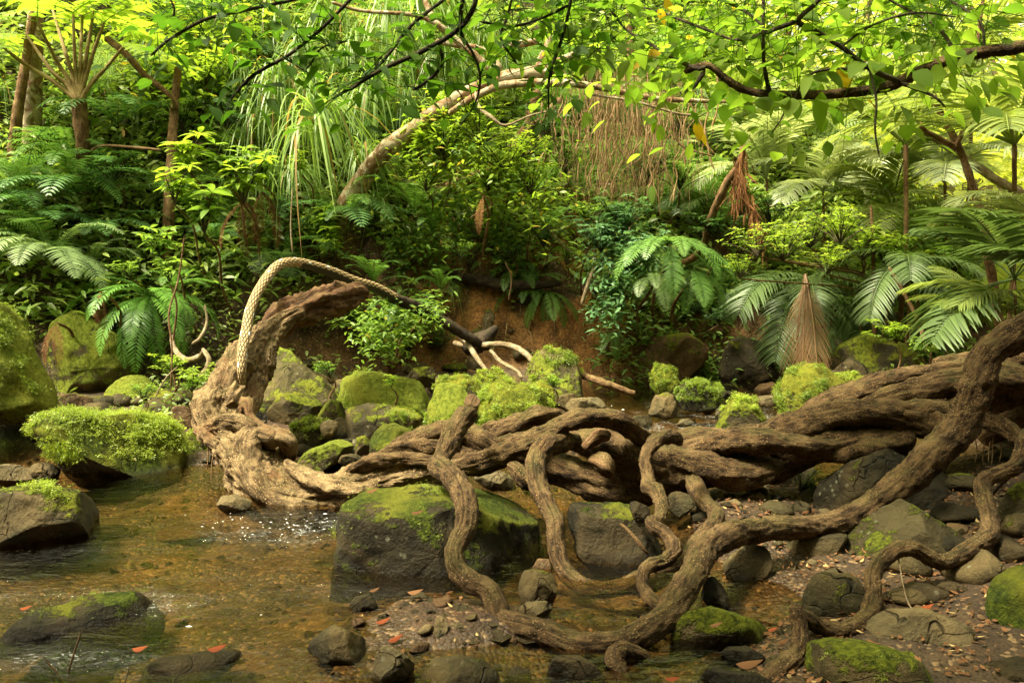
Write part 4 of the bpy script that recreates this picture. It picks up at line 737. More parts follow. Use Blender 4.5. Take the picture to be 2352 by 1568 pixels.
strand('fallen_branch', [(1125,803,4,8.4),(1150,830,5,8.3),(1185,850,4,8.1),(1200,868,4,8.0)], 'crooked thin branch dropping behind the blocky rock', mat='palebark', seg=10, cat='branch')
strand('exposed_root', [(1320,856,6,7.7),(1350,866,8,7.6),(1385,878,9,7.5),(1425,893,8,7.5),(1460,905,6,7.5)], 'grey root lying in the far water', mat='brownbark', seg=14, cat='root')
for pth in [[(395,770,5,7.6),(400,800,6,7.5),(425,825,7,7.4),(455,820,6,7.3),(470,805,5,7.2)], [(455,870,7,7.1),(475,850,8,7.1),(480,825,6,7.1),(465,800,4,7.2)], [(470,700,3,7.6),(475,740,3,7.5),(460,775,4,7.4),(440,790,3,7.4)]]:
    strand('exposed_root', pth, auto('curved tan root on the bank', pth[2][0], pth[2][1]), mat='palebark', seg=12, rough=.08, cat='root', group='tan roots on the left bank')
for pth in [[(1905,758,6,8.8),(1925,785,8,8.7),(1955,805,7,8.6),(1978,830,6,8.5),(1968,862,5,8.4)], [(1880,870,5,8.4),(1920,850,6,8.4),(1955,835,6,8.5),(1990,815,5,8.6)], [(1900,890,4,8.3),(1935,872,5,8.4),(1965,850,5,8.5),(1985,870,4,8.4)]]:
    strand('exposed_root', pth, auto('pinkish tangled root', pth[2][0], pth[2][1]), mat='palebark', seg=12, cat='root', group='tangled roots by the far water')
strand('black_log', [(1020,630,8,9.6),(1080,640,12,9.55),(1150,652,13,9.5),(1230,655,10,9.5),(1290,650,6,9.6)], 'black fallen log lying in shade on top of the bank', mat='black', seg=18, cat='log')
# thin rootlets hanging from the vines
for k, (u, v, ln, Y) in enumerate([(490,1040,70,5.3),(478,1020,60,5.4),(2240,1008,55,4.4),(2262,1012,52,4.4),(2280,1008,60,4.4),(2296,1012,48,4.4),(2275,1012,50,4.45)]):
    s_ = (k % 3 - 1) * 4
    strand('rootlet', [(u, v, 1.6, Y), (u + s_, v + ln * .5, 1.4, Y), (u + s_ * .4 - 3, v + ln, 1, Y)], auto('thin pale rootlet hanging', u, v), mat='deadroot', seg=6, rough=0, lump=0, cat='root', group='thin rootlets')

for k in range(34):
    x = rng.uniform(-2.2, 3.0); y = float(bank_y(x)) + rng.uniform(-.15, .5); ty = random.choice([('rockred', 'rusty'), ('rock', 'mossy'), ('rockpale', 'tan')]); o = cobble(x, y, rng.uniform(.05, .15), ty[0], rng.uniform(-.5, .5), f'{ty[1]} stone set in the bank'); o['group'] = 'stones set in the bank'; o.name = 'bank_stone'
for k in range(30):
    u, v = rng.uniform(930, 1750), rng.uniform(640, 740); p0 = hit(u, v, 7); Y = p0[1] - .08; pts = []; ln = rng.uniform(40, 130); x = u
    for j in range(5): pts.append((x, v + ln * j / 4, 1.8 - .2 * j, Y - .03 * j)); x += rng.normal(0, 7)
    strand('bank_root', pts, auto(random.choice(['thin root trailing down the bare bank', 'reddish rootlet on the bank']), u, v), mat='deadroot' if k % 2 else 'brownbark', seg=5, step=.05, rough=0, lump=0, cat='root', group='roots trailing down the bank')
# scaly arched stem: hexagonal leaf scars laid round the tube
def scaly(name, path, label):
    pts = [np.append(q[:3], q[3] * .88) for q in vine(path)]; L = sum(np.linalg.norm(pts[i + 1][:3] - pts[i][:3]) for i in range(len(pts) - 1))
    n = int(L / .0035); seg = 110; q_, L = spline(pts, n); c_, r_ = q_[:, :3], q_[:, 3]; T, N, B = frames(c_)
    th = np.linspace(0, 2 * np.pi, seg, endpoint=False); s = np.linspace(0, L, n); rm = r_.mean()
    nc = 9; a = th[None] / (2 * np.pi) * nc + 0 * s[:, None]; row = .034; fr_ = s / L; gap = sm(.46, .6, fr_)[:, None]
    b = (s[:, None] + 0 * a) / row
    best = np.full(a.shape, 9.); sec = best.copy(); idr = np.zeros(a.shape)
    for dr in (-1, 0, 1, 2):
        ri = np.floor(b) + dr; off = (ri % 2) * .5
        for dc in (-1, 0, 1, 2):
            ci = np.floor(a - off) + dc; x_ = (a - off - ci); y_ = (b - ri); lift = 0
            dist = np.maximum(np.abs(x_) * (1.75 + .9 * gap) , np.abs(y_) * (1.0 + .55 * gap) * 1.15 + np.abs(x_) * .9 * (1 - gap)) if False else np.sqrt((x_ * 1.6) ** 2 + (y_ * .9) ** 2)
            new = dist < best; sec = np.where(new, best, np.minimum(sec, dist)); best = np.where(new, dist, best)
            idr = np.where(new, (np.sin(ci % nc * 12.9898 + ri * 78.233) * 43758.5453) % 1, idr)
    plate = sm(.03, .42, sec - best) * sm(1.15, .85, best * (1 + .55 * gap)); D = N[:, None] * np.cos(th)[None, :, None] + B[:, None] * np.sin(th)[None, :, None]
    rr = r_[:, None] * (1 + .08 * plate + .05 * plate * (b % 1 - .5)); v_ = c_[:, None] + D * rr[..., None]
    i = np.arange(n - 1)[:, None] * seg; j = np.arange(seg)[None]; f = np.stack([i + j, i + (j + 1) % seg, i + seg + (j + 1) % seg, i + seg + j], -1).reshape(-1, 4)
    up = D[..., 2] > -.35 + 0 * rr; spot = sm(.62, .45, best); vis = (plate * (1 - gap) + spot * gap) * np.where(gap > .5, D[..., 2] > -.1, 1)
    gg = Geo(); gg.add(v_.reshape(-1, 3), f, vis.ravel(), np.stack([idr, b], -1).reshape(-1, 2)); o = gg.obj(name, M['scaly']); return tag(o, label, 'tree trunk')
sc_ = scaly('scaly_stem', [(556,885,9,5.68),(555,849,11,5.66),(557,803,12,5.72),(566,757,12.5,5.85),(573,717,12,5.95),(590,674,11.5,6.1),(614,636,11.5,6.3),(641,608,11.5,6.5),(674,602,11.5,6.7),(709,608,12,6.9),(760,624,12.5,7.15),(815,647,13,7.4),(861,661,13,7.7),(905,684,13,7.9)], 'arched stem covered with cream leaf scars like snake scales')
strand('stem_base', [(893,678,12,7.86),(905,684,12.5,7.9),(950,703,13,8.1),(1000,728,12,8.3),(1050,758,12,8.4),(1095,785,11,8.5),(1125,800,7,8.55)], 'black bare lower part', parent=sc_, mat='black', seg=30)
strand('dead_stump', [(1060,800,20,8.6),(1100,785,22,8.6),(1130,762,12,8.6),(1142,748,5,8.6)], 'split grey black stump at the root of the scaly stem', mat='black', seg=22, cat='stump')

# foam flecks where the water breaks
gg = Geo()
for (x, y, sx_, sy_, cnt) in [(-1.0, 4.55, .28, .1, 330), (-1.35, 4.6, .25, .1, 90), (.75, 7.7, .18, .12, 160), (1.5, 6.9, .35, .08, 130), (1.9, 6.5, .2, .1, 120), (.1, 4.9, .15, .05, 60), (-1.25, 3.4, .12, .06, 30), (2.2, 7.0, .12, .12, 80)]:
    cnt = cnt // 5; xx = rng.normal(x, sx_, cnt); yy = rng.normal(y, sy_, cnt) + .03 * np.sin(xx * 25); r0 = rng.uniform(.0008, .003, cnt) * (1 + 1.2 * (rng.random(cnt) > .93)) * (.5 + y / 10)
    t6 = np.linspace(0, 2 * np.pi, 6, endpoint=False)
    for k in range(cnt):
        ring = np.stack([xx[k] + np.cos(t6) * r0[k] * 2.6, yy[k] + np.sin(t6) * r0[k], np.full(6, .006 + rng.uniform(0, .01))], 1); top = np.array([[xx[k], yy[k], ring[0, 2] + r0[k] * .8]])
        gg.add(np.vstack([ring, top]), [[0, 1, 2, 6], [2, 3, 4, 6], [4, 5, 0, 6]])
kind(gg.obj('foam', M['foam']), 'stuff', 'white foam and bubbles where the stream breaks over stones')
# ---------------------------------------------------------------- plants
def arch(L, rise, droop, n=16, yaw=0.0):
    """frond spine from origin heading +X: rises then bends down"""
    t = np.linspace(0, 1, n); ang = rise - (rise + droop) * t ** 1.25
    dx = np.cos(ang) * L / (n - 1); dz = np.sin(ang) * L / (n - 1)
    x = np.concatenate([[0], np.cumsum(dx[1:])]); z = np.concatenate([[0], np.cumsum(dz[1:])])
    y = yaw * x * x / L
    return np.stack([x, y, z], 1)
def frond(L=1, rise=.7, droop=.7, pairs=22, pw=.22, style='bi', start=.12, thick=.006, seed=0, sweep=.5, lw=None):
    """returns Geo; style simple (ladder fern), bi (tree fern), palm"""
    r_ = np.random.default_rng(seed); gg = Geo(); p = arch(L, rise, droop, 24, r_.uniform(-.15, .15))
    tube(gg, np.c_[p, np.linspace(thick, thick * .25, 24)], seg=5, step=L / 22, var=.2 if style != 'palm' else .8, caps=False)
    s = np.linspace(start, .985, pairs); idx = s * 23
    c = np.stack([np.interp(idx, np.arange(24), p[:, k]) for k in range(3)], 1); T = nrm(np.stack([np.interp(idx, np.arange(24), np.gradient(p[:, k])) for k in range(3)], 1))
    Sd = nrm(np.cross(T, [0, 0, 1.])); U = np.cross(Sd, T)
    if style == 'palm': prof = np.sin(np.pi * np.clip(s * .86 + .12, 0, 1)) ** .55
    else: prof = np.sin(np.pi * np.clip((s - start) / (1 - start) * .88 + .1, 0, 1)) ** .8
    for sg in (-1, 1):
        tilt = .12 if style != 'palm' else .25
        d = nrm(Sd * sg + T * sweep + U * (tilt + r_.normal(size=(pairs, 1)) * .06) + r_.normal(size=(pairs, 3)) * .05)
        ln = pw * L * prof * r_.uniform(.88, 1.08, pairs)
        if style == 'palm':
            leaves(gg, c, d, U, ln, lw or .022 * L, S=6, droop=.35, fold=.5, var=r_.uniform(.2, .9, pairs), shape=.5, tip=.6)
        elif style == 'simple':
            leaves(gg, c, d, U, ln, lw or (L / pairs * .62), S=5, droop=.22, fold=.2, var=r_.uniform(.2, .9, pairs), shape=.6)
        else:
            m = 8; tt = np.linspace(.08, .97, m)
            b = c[:, None] + d[:, None] * (ln[:, None] * tt)[..., None] - np.array([0, 0, 1.]) * (.2 * ln[:, None] * tt ** 2)[..., None]
            s2 = nrm(np.cross(d, U)); w = np.minimum(ln[:, None] * .25, L * .85 / pairs * .62) * (1 - tt * .6)
            for g2 in (-1, 1):
                dd_ = nrm(s2 * g2 + d * .45)
                D_ = np.repeat(dd_, m, 0); leaves(gg, b.reshape(-1, 3), D_, np.repeat(U, m, 0), w.ravel() * 1.1, np.repeat(ln, m) / m * .62, S=3, fold=0, droop=.25,
                                                  var=np.repeat(r_.uniform(.1, .9, pairs), m))
    return gg
FR = {}
def fr_mesh(key, mat, n=3, **kw):
    FR[key] = [frond(seed=i * 7 + len(key), **{k: (v * (1 + .18 * (i - 1)) if k in ('rise', 'droop') else v) for k, v in kw.items()}).mesh('frond_' + key, M[mat]) for i in range(n)]
fr_mesh('bi', 'fern', rise=.75, droop=.85, pairs=17, pw=.27)
fr_mesh('bidark', 'ferndark', style='simple', rise=.6, droop=.85, pairs=20, pw=.22, lw=.027)
fr_mesh('bipale', 'fernpale', rise=.8, droop=.9, pairs=19, pw=.25)
fr_mesh('simple', 'fern', style='simple', rise=.8, droop=.9, pairs=30, pw=.17)
fr_mesh('simplepale', 'fernpale', style='simple', rise=.7, droop=1.0, pairs=34, pw=.2)
fr_mesh('hang', 'glossyfern', style='simple', rise=.1, droop=1.5, pairs=24, pw=.17, sweep=.75, lw=.026)
fr_mesh('hangfern', 'fern', style='simple', rise=-.1, droop=1.35, pairs=26, pw=.19, lw=.026)
fr_mesh('palm', 'palm', style='palm', rise=.6, droop=.6, pairs=38, pw=.36, thick=.012, sweep=.8)
fr_mesh('palmpale', 'palmpale', style='palm', rise=.6, droop=.9, pairs=38, pw=.34, thick=.012, sweep=.7)
fr_mesh('palmdark', 'palmdark', style='palm', rise=.3, droop=1.1, pairs=34, pw=.36, thick=.012, sweep=.7)
fr_mesh('palmdead', 'palmdead', style='palm', rise=-.9, droop=1.45, pairs=30, pw=.26, thick=.014, sweep=1.7, lw=.0065)
fr_mesh('palmfan', 'palmdark', style='palm', rise=.3, droop=.5, pairs=22, pw=.6, thick=.01, sweep=.5, start=.3, lw=.05)
fr_mesh('deadfern', 'orangefrond', n=2, rise=-.3, droop=1.5, pairs=22, pw=.16, style='simple', lw=.02)
fr_mesh('canopy', 'leaflime', style='simple', rise=.25, droop=.25, pairs=9, pw=.3, lw=.11, thick=.007)

def anchor(e, r, to=None):
    b = np.array(e.location); yy = np.linspace(0, 3.0, 40); hh = height(np.full(40, b[0]), b[1] + yy); dz = np.minimum(hh - b[2], 0); D = np.hypot(yy, dz)
    if hh[0] > b[2] - .05: return
    k = int(np.argmin(D)); t_ = np.array([b[0], b[1] + yy[k], hh[k] - .05]) if to is None else np.array([to[0], to[1], hz(to[0], to[1]) - .05]); d_ = t_ - b; Mi = (Matrix.LocRotScale(e.location, e.rotation_euler, e.scale)).inverted()
    pts = [(0, 0, 0, 1), (d_[0] + .04, d_[1] * .35, d_[2] * .2, 1.1), (d_[0] - .03, d_[1] * .75, d_[2] * .6, 1.2), (*d_, 1.4)]
    gg = Geo(); tube(gg, [(*(Mi @ Vector([b[i] + q[i] for i in range(3)])), q[3] * r / e.scale[0]) for q in pts], seg=7, step=.05 / e.scale[0], rough=.08)
    gg.obj('rootstock', M['brownbark'], e)
def fern(label, loc, size, key='bi', n=7, tilt=(0, 0), spread=(0, 360), pitch=(-10, 25), name='fern', group=None, cat='fern', stalk=None, sv=.2):
    e = empty(name, loc, rot=(R(tilt[0]), R(tilt[1]), 0)); tag(e, label, cat, group)
    if name in ('fern', 'dead_frond', 'palm_frond'): anchor(e, .008 + .01 * size)
    for k in range(n):
        a = R(spread[0] + (spread[1] - spread[0]) * (k + rng.uniform(.2, .8)) / n)
        link('frond', random.choice(FR[key]), e, rot=(0, -R(rng.uniform(*pitch)), a), scale=size * rng.uniform(1 - sv, 1 + sv * .5))
    return e
TO_CAM = lambda x: math.degrees(math.atan2(-8, -x * .6))
FERNS = [  # u, v, lift, length, key, fronds, description, spread, pitch
 (95, 470, .15, .75, 'bi', 6, 'leafy green fern with broad fronds', (150, 390), (0, 30)),
 (60, 520, .1, .6, 'bidark', 6, 'dark green fern', (180, 360), (0, 30)),
 (215, 505, .15, .75, 'bidark', 8, 'dense bluish green fern', (170, 380), (-10, 30)),
 (270, 560, .1, .55, 'bidark', 7, 'dark low fern', (170, 380), (-10, 30)),
 (130, 560, .1, .6, 'bidark', 7, 'shaded green fern', (170, 380), (-10, 30)),
 (300, 330, .1, .75, 'bidark', 6, 'hillside fern with wide grey green fronds', (150, 390), (0, 30)),
 (260, 260, .1, .6, 'bipale', 5, 'pale arching fern', (180, 360), (10, 40)),
 (430, 700, .1, .38, 'simple', 6, 'yellowish small fern', (180, 400), (0, 30)),
 (520, 590, .1, .35, 'bidark', 6, 'small dark fern on the soil bank', (180, 360), (0, 30)),
 (640, 560, .1, .4, 'bidark', 6, 'small shaded fern', (180, 360), (0, 30)),
 (1000, 590, .2, .5, 'simple', 8, 'fresh green ladder fern', (160, 380), (10, 60)),
 (960, 540, .2, .55, 'simple', 7, 'light green ladder fern', (160, 380), (10, 50)),
 (1110, 520, .1, .5, 'bi', 7, 'mid green fern', (170, 370), (0, 40)),
 (1220, 500, .1, .55, 'bi', 7, 'soft green fern', (170, 370), (0, 40)),
 (1260, 560, .1, .45, 'bidark', 6, 'dark fern over the soil', (170, 370), (0, 30)),
 (1400, 470, .25, .8, 'bi', 7, 'large arching bright fern', (170, 380), (20, 50)),
 (1500, 520, .2, .7, 'bi', 8, 'wide layered fern', (160, 380), (0, 30)),
 (1600, 520, .2, .65, 'bi', 7, 'soft layered fern', (160, 380), (0, 30)),
 (1180, 250, .1, .8, 'bidark', 6, 'shaded hillside fern behind the branches', (170, 370), (10, 40)),
 (1500, 200, .1, .8, 'bi', 6, 'bright high fern', (170, 370), (10, 40)),
 (1300, 300, .1, .7, 'bi', 6, 'green hillside fern', (170, 370), (10, 40)),
 (1420, 330, .1, .6, 'bidark', 6, 'dim hillside fern', (170, 370), (10, 40)),
 (480, 150, .1, .9, 'bi', 6, 'bright hillside fern near the top', (170, 370), (10, 40)),
 (330, 90, .1, .9, 'bipale', 6, 'pale hillside fern near the top', (170, 370), (10, 40)),
 (870, 690, .12, .42, 'simple', 7, 'small ladder fern sprouting by the black stem', (160, 380), (0, 40)),
 (930, 740, .1, .42, 'simple', 6, 'drooping ladder fern below the black stem', (180, 360), (-20, 20)),
 (1020, 700, .1, .35, 'simple', 5, 'short fern right of the black stem', (180, 360), (0, 40)),
 (30, 640, .1, .6, 'simplepale', 6, 'bleached fern at the left edge', (160, 380), (0, 30)),
]
for i, (u, v, lift, ln, key, n, ds, spd, pit) in enumerate(FERNS):
    p = hit(u, v, 5.5); p[1] -= .3; p[2] += lift * .6 + .1; ln *= 1.25
    fern(auto(ds, u, v), p, ln, key, n, spread=spd, pitch=pit, group='ferns on the far bank')
fern('pale fern with long bleached drooping fronds on the left bank', P(125, 590, 8.3), .95, 'simplepale', 11, spread=(160, 390), pitch=(-30, 35), name='fern')
fern('glossy bright green fern hanging over the left rocks', P(345, 680, 8.2), .85, 'hang', 20, spread=(170, 380), pitch=(-45, 40))
fern('curved fern frond cluster with pale tip above the left bank', P(215, 600, 8.4), .5, 'simplepale', 4, spread=(-60, 60), pitch=(0, 30))
fern('lacy green fern spilling down the bank at centre right', P(1540, 560, 8.7), .75, 'hangfern', 9, spread=(200, 350), pitch=(-15, 40))
fern('second lacy fern tumbling lower down the bank', P(1590, 620, 8.7), .62, 'hangfern', 7, spread=(220, 350), pitch=(-30, 10))
fern('bleached lacy fern below the blue green bush', P(1500, 640, 8.6), .5, 'simplepale', 5, spread=(220, 340), pitch=(-40, 0))
fern('small fern hanging from the shaded bank edge', P(1410, 760, 9.2), .35, 'hangfern', 4, spread=(230, 330), pitch=(-40, 0))
fern('tall pale fern with wide lacy fronds at right', P(1905, 470, 11.0), 1.7, 'bipale', 9, spread=(-40, 220), pitch=(25, 70))
fern('upright pale fern left of the tall pale one', P(1640, 330, 11.5), 1.2, 'bipale', 6, spread=(0, 360), pitch=(10, 50))
for (u, v, n) in [(235, 545, 1), (130, 760, 2), (230, 690, 2), (560, 480, 3), (600, 460, 3), (1110, 470, 1)]:
    Y = {130: 7.6, 230: 7.6}.get(u, 8.6)
    fern(auto('dead brown hanging frond', u, v), P(u, v - 20, Y), .4 if n < 3 else .55, 'deadfern', n, spread=(200, 340), pitch=(-60, -20), name='dead_frond', cat='dead frond', group='dead fronds')
for k in range(46):
    u, v = rng.uniform(-20, 1750), rng.uniform(30, 640)
    if 1050 < u < 1400 and v > 560: continue
    p = hit(u, v, 5.5); p[1] -= .25; p[2] += .15; ky = random.choice(['bi', 'simple', 'bidark', 'simple', 'bi', 'hangfern', 'bipale'])
    fern(auto({'bi': 'feathery green fern', 'simple': 'light green fern', 'bidark': 'deep green fern', 'hangfern': 'drooping green fern', 'bipale': 'pale feathery fern'}[ky], u, v), p, rng.uniform(.5, .9), ky, 6, spread=(160, 380), pitch=(-20, 35), group='ferns on the far bank')
for k in range(16):
    u, v = rng.uniform(1180, 1700), rng.uniform(600, 680); p = hit(u, v, 6); p[1] -= .12
    fern(auto('fern spilling over the bank edge', u, v), p, rng.uniform(.35, .6), random.choice(['hangfern', 'simple', 'bi']), 6, spread=(200, 340), pitch=(-45, 10), group='ferns spilling over the bank edge')
# palms on the right
PALMS = [
 ((1850, 640), 9.2, 1.05, 'palmdark', 8, (165, 380), (-45, 30), 'dark low palm with glossy hanging fronds beside the far water'),
 ((1760, 410), 10.2, 1.15, 'palmpale', 6, (150, 330), (-10, 60), 'silvery palm whose pale fronds droop to the left'),
 ((1890, 440), 9.8, 1.0, 'palmpale', 7, (170, 400), (-20, 40), 'yellowish palm with folded fronds in the middle of the thicket'),
 ((1990, 470), 10.2, 1.5, 'palmpale', 6, (-30, 120), (0, 40), 'sunlit palm stretching bleached fronds to the right'),
 ((2080, 330), 8.5, 1.7, 'palm', 8, (-60, 240), (0, 60), 'large palm with comb like fronds in front of the bright gap'),
 ((2330, 330), 6.5, 1.3, 'palm', 8, (90, 300), (-10, 50), 'tall palm reaching in from the right edge'),
 ((2390, 560), 6.2, .8, 'palmpale', 4, (130, 230), (0, 40), 'pale green palm crown entering at right edge'),
 ((2330, 640), 5.9, .75, 'palmfan', 8, (110, 330), (-50, 40), 'dark fan shaped palm leaves above the rising vine'),
 ((2400, 745), 6.0, .9, 'palm', 4, (150, 210), (-5, 15), 'low bright palm leaf behind the rising vine'),
 ((2080, 600), 8.2, .9, 'palmdark', 6, (170, 370), (-30, 20), 'shaded palm with narrow leaflets left of the forked sapling'),
 ((1960, 300), 12.5, 1.6, 'palm', 7, (0, 360), (0, 50), 'green palm behind the tall pale fern'),
 ((2230, 180), 9.5, 1.7, 'palm', 7, (0, 360), (0, 50), 'bright palm high in the gap at upper right'),
 ((2170, 420), 9.0, 1.2, 'palmpale', 7, (0, 360), (-10, 50), 'pale bushy palm left of the bent pale tree'),
 ((1700, 300), 11.5, 1.2, 'palm', 7, (0, 360), (-10, 50), 'bright palm behind the orange dead frond'),
 ((2050, 480), 9.4, 1.1, 'palm', 7, (150, 390), (-20, 40), 'mid green palm under the bleached fronds'),
 ((2280, 760), 7.2, .7, 'palm', 7, (120, 400), (-10, 50), 'low green palm right behind the rope'),
 ((1950, 760), 8.9, .7, 'palmdark', 6, (170, 380), (-10, 40), 'small dark palm above the broad green rock'),
 ((1640, 470), 10.5, .8, 'palmdark', 5, (180, 360), (0, 40), 'small dark palm behind the leaning sapling'),
]
for (uv, Y, ln, key, n, spd, pit, ds) in PALMS:
    loc = P(*uv, Y); e = fern(ds, loc, ln, key, n, spread=spd, pitch=pit, name='palm', cat='palm')
    zb = hz(loc[0], loc[1])
    if loc[2] - zb > .15:
        gg = Geo(); tube(gg, [(0, 0, zb - loc[2] - .1, .013 * ln + .008), (.05, 0, (zb - loc[2]) * .5, .013 * ln), (0, 0, .02, .013 * ln)], seg=10, rough=.15, step=.04)
        gg.obj('stem', M['brownbark'], e)
fern('long dead brown palm frond hanging down to the far water', P(1850, 630, 8.45), 1.15, 'palmdead', 3, spread=(222, 275), pitch=(-12, 5), name='palm_frond', cat='palm frond')
fern('second dead palm frond, darker, trailing behind the brown one', P(1885, 640, 9.0), 1.05, 'palmdead', 1, spread=(250, 262), pitch=(-10, 0), name='palm_frond', cat='palm frond')

# long bladed grass clumps
GR = []
for i in range(4):
    gg = Geo(); n = 110; a = rng.uniform(0, 2 * np.pi, n); el = rng.uniform(.35, 1.45, n)
    b = np.stack([np.cos(a) * .04, np.sin(a) * .04, rng.uniform(0, .25, n)], 1); d = np.stack([np.cos(a) * np.cos(el), np.sin(a) * np.cos(el), np.sin(el)], 1)
    leaves(gg, b, d, np.cross(d, np.stack([-np.sin(a), np.cos(a), 0 * a], 1)), rng.uniform(.55, 1.1, n), .022, S=8, droop=rng.uniform(.7, 1.5, n), fold=.3, shape=.42, tip=.45)
    GR.append(gg.mesh('grass_blades', M['grass']))
def clump(u, v, size, Y=None, label=None, lift=.1):
    p = hit(u, v, 6) if Y is None else P(u, v, Y)
    if Y is None: p[1] -= .05
    o = link('long_grass_clump', random.choice(GR), loc=(p[0], p[1], p[2] + lift), rot=(rng.uniform(-.2, .3), rng.uniform(-.2, .2), rng.uniform(0, 6)), scale=size * rng.uniform(.85, 1.15))
    return tag(o, label or auto('clump of long arching blades', u, v), 'grass clump', 'clumps of long arching blades')
clump(740, 310, 1.05, 8.9, 'brightest clump of long silvery green blades in front of the left hillside', 0)
for (u, v, s_, Y) in [(640, 220, .8, 9.6), (590, 300, .8, 9.6), (700, 150, .9, 10.2), (820, 130, .9, 10.4), (900, 60, 1.0, 10.6), (980, 20, 1.1, 10.8), (1040, 60, 1.0, 10.6), (760, 60, .9, 10.8), (860, 230, .8, 9.9), (690, 420, .7, 9.3), (600, 400, .7, 9.3),
                      (1120, 110, .9, 10.8), (1180, 130, .8, 10.9), (520, 110, .7, 10.4), (420, 80, .7, 10.6), (560, 180, .7, 10.2), (840, 380, .75, 9.7), (930, 150, .8, 10.5), (650, 60, .9, 10.9), (800, 470, .5, 9.7), (330, 150, .6, 10.0), (260, 180, .6, 10.0),
                      (720, 240, .8, 9.8), (800, 280, .7, 10.0), (1010, 160, .8, 10.6), (450, 170, .6, 10.2), (870, 480, .5, 9.9), (560, 60, .7, 11), (940, 250, .6, 10.2), (400, 220, .5, 9.9)]:
    clump(u, v, s_, Y, None, 0)
for (u, v, s_) in [(60, 330, .5), (20, 250, .6), (330, 300, .45), (560, 520, .35), (1000, 650, .3), (1040, 690, .3), (970, 560, .35), (20, 560, .4), (240, 590, .35), (490, 560, .35), (1420, 300, .6), (1550, 380, .5)]:
    clump(u, v, s_)

# leafy shrubs: stems + whorls of leaves
def shrub_mesh(size, nst, leafL, leafW, mat, whorl=6, nwh=4, seed=0, up=.8, droop=.25, S=5, spreadw=.5, stemmat='darktwig', shape=.8):
    r_ = np.random.default_rng(seed); st = Geo(); fo = Geo()
    for k in range(nst):
        a = r_.uniform(0, 6.28); tx = r_.uniform(.1, spreadw) * size; h = size * r_.uniform(.45, 1) * up
        pts = [(0, 0, 0, .007), (math.cos(a) * tx * .4, math.sin(a) * tx * .4, h * .5, .006), (math.cos(a) * tx, math.sin(a) * tx, h, .003)]
        tube(st, pts, seg=5, step=.06, rough=0)
        p, _ = spline(pts, 12)
        for w in range(nwh):
            f = 1 - w * (.75 / nwh) - r_.uniform(0, .05); i = min(11, int(f * 11)); c = p[i, :3] + (r_.normal(size=3) * .03 * size if w else 0)
            m = whorl + r_.integers(-1, 2); aa = np.linspace(0, 2 * np.pi, m, endpoint=False) + r_.uniform(0, 6)
            el = r_.uniform(-.1, .55, m) if w == 0 else r_.uniform(-.3, .3, m)
            d = np.stack([np.cos(aa) * np.cos(el), np.sin(aa) * np.cos(el), np.sin(el)], 1)
            sc = (1 - .12 * w) * r_.uniform(.75, 1.1, m)
            leaves(fo, c[None] + d * .01, d, np.array([0, 0, 1.]) + r_.normal(size=(m, 3)) * .25, leafL * sc, leafW * sc, S=S, droop=droop, fold=.25, var=np.clip(.85 - .25 * w + r_.normal(size=m) * .12, 0, .95), shape=shape)
    return st.mesh('stems', M[stemmat]), fo.mesh('foliage', M[mat])
SH = {}
def shrub_kind(key, n=3, **kw): SH[key] = [shrub_mesh(seed=i * 11 + len(key), **kw) for i in range(n)]
shrub_kind('whorl', size=.5, nst=7, leafL=.17, leafW=.06, mat='leaf', whorl=6, nwh=3)
shrub_kind('whorllime', size=.5, nst=7, leafL=.17, leafW=.06, mat='leaflime', whorl=6, nwh=2)
shrub_kind('blue', size=.5, nst=22, leafL=.075, leafW=.024, mat='leafblue', whorl=9, nwh=6, spreadw=.75)
shrub_kind('fine', size=.5, nst=16, leafL=.06, leafW=.022, mat='leaflime', whorl=7, nwh=8, spreadw=.9, droop=.1, S=4)
shrub_kind('finegreen', size=.5, nst=15, leafL=.07, leafW=.024, mat='leaf', whorl=7, nwh=7, spreadw=.8, S=4)
shrub_kind('dark', size=.5, nst=12, leafL=.09, leafW=.035, mat='leafdark', whorl=7, nwh=6, spreadw=.8, S=4)
shrub_kind('bright', size=.5, nst=12, leafL=.10, leafW=.035, mat='leaflime', whorl=7, nwh=5, spreadw=.9, S=4)
def shrub(u, v, size, key, ds, Y=None, lift=0, group=None, full=None, tilt=0, sink=None):
    p = hit(u, v, 6) if Y is None else P(u, v, Y)
    a, b = random.choice(SH[key]); e = empty('shrub', (p[0], p[1] - (.1 if Y is None else 0), p[2] + lift), (tilt, rng.uniform(-.2, .2), rng.uniform(0, 6.3)), size / .5)
    tag(e, full or auto(ds, u, v), 'shrub', group or 'shrubs on the far bank'); anchor(e, .005 + .009 * size, P(1890, 790, 9.7) if (1690 < u < 1990 and Y and 520 < v < 660) else None); link('stem', a, e); link('foliage', b, e)
    return e
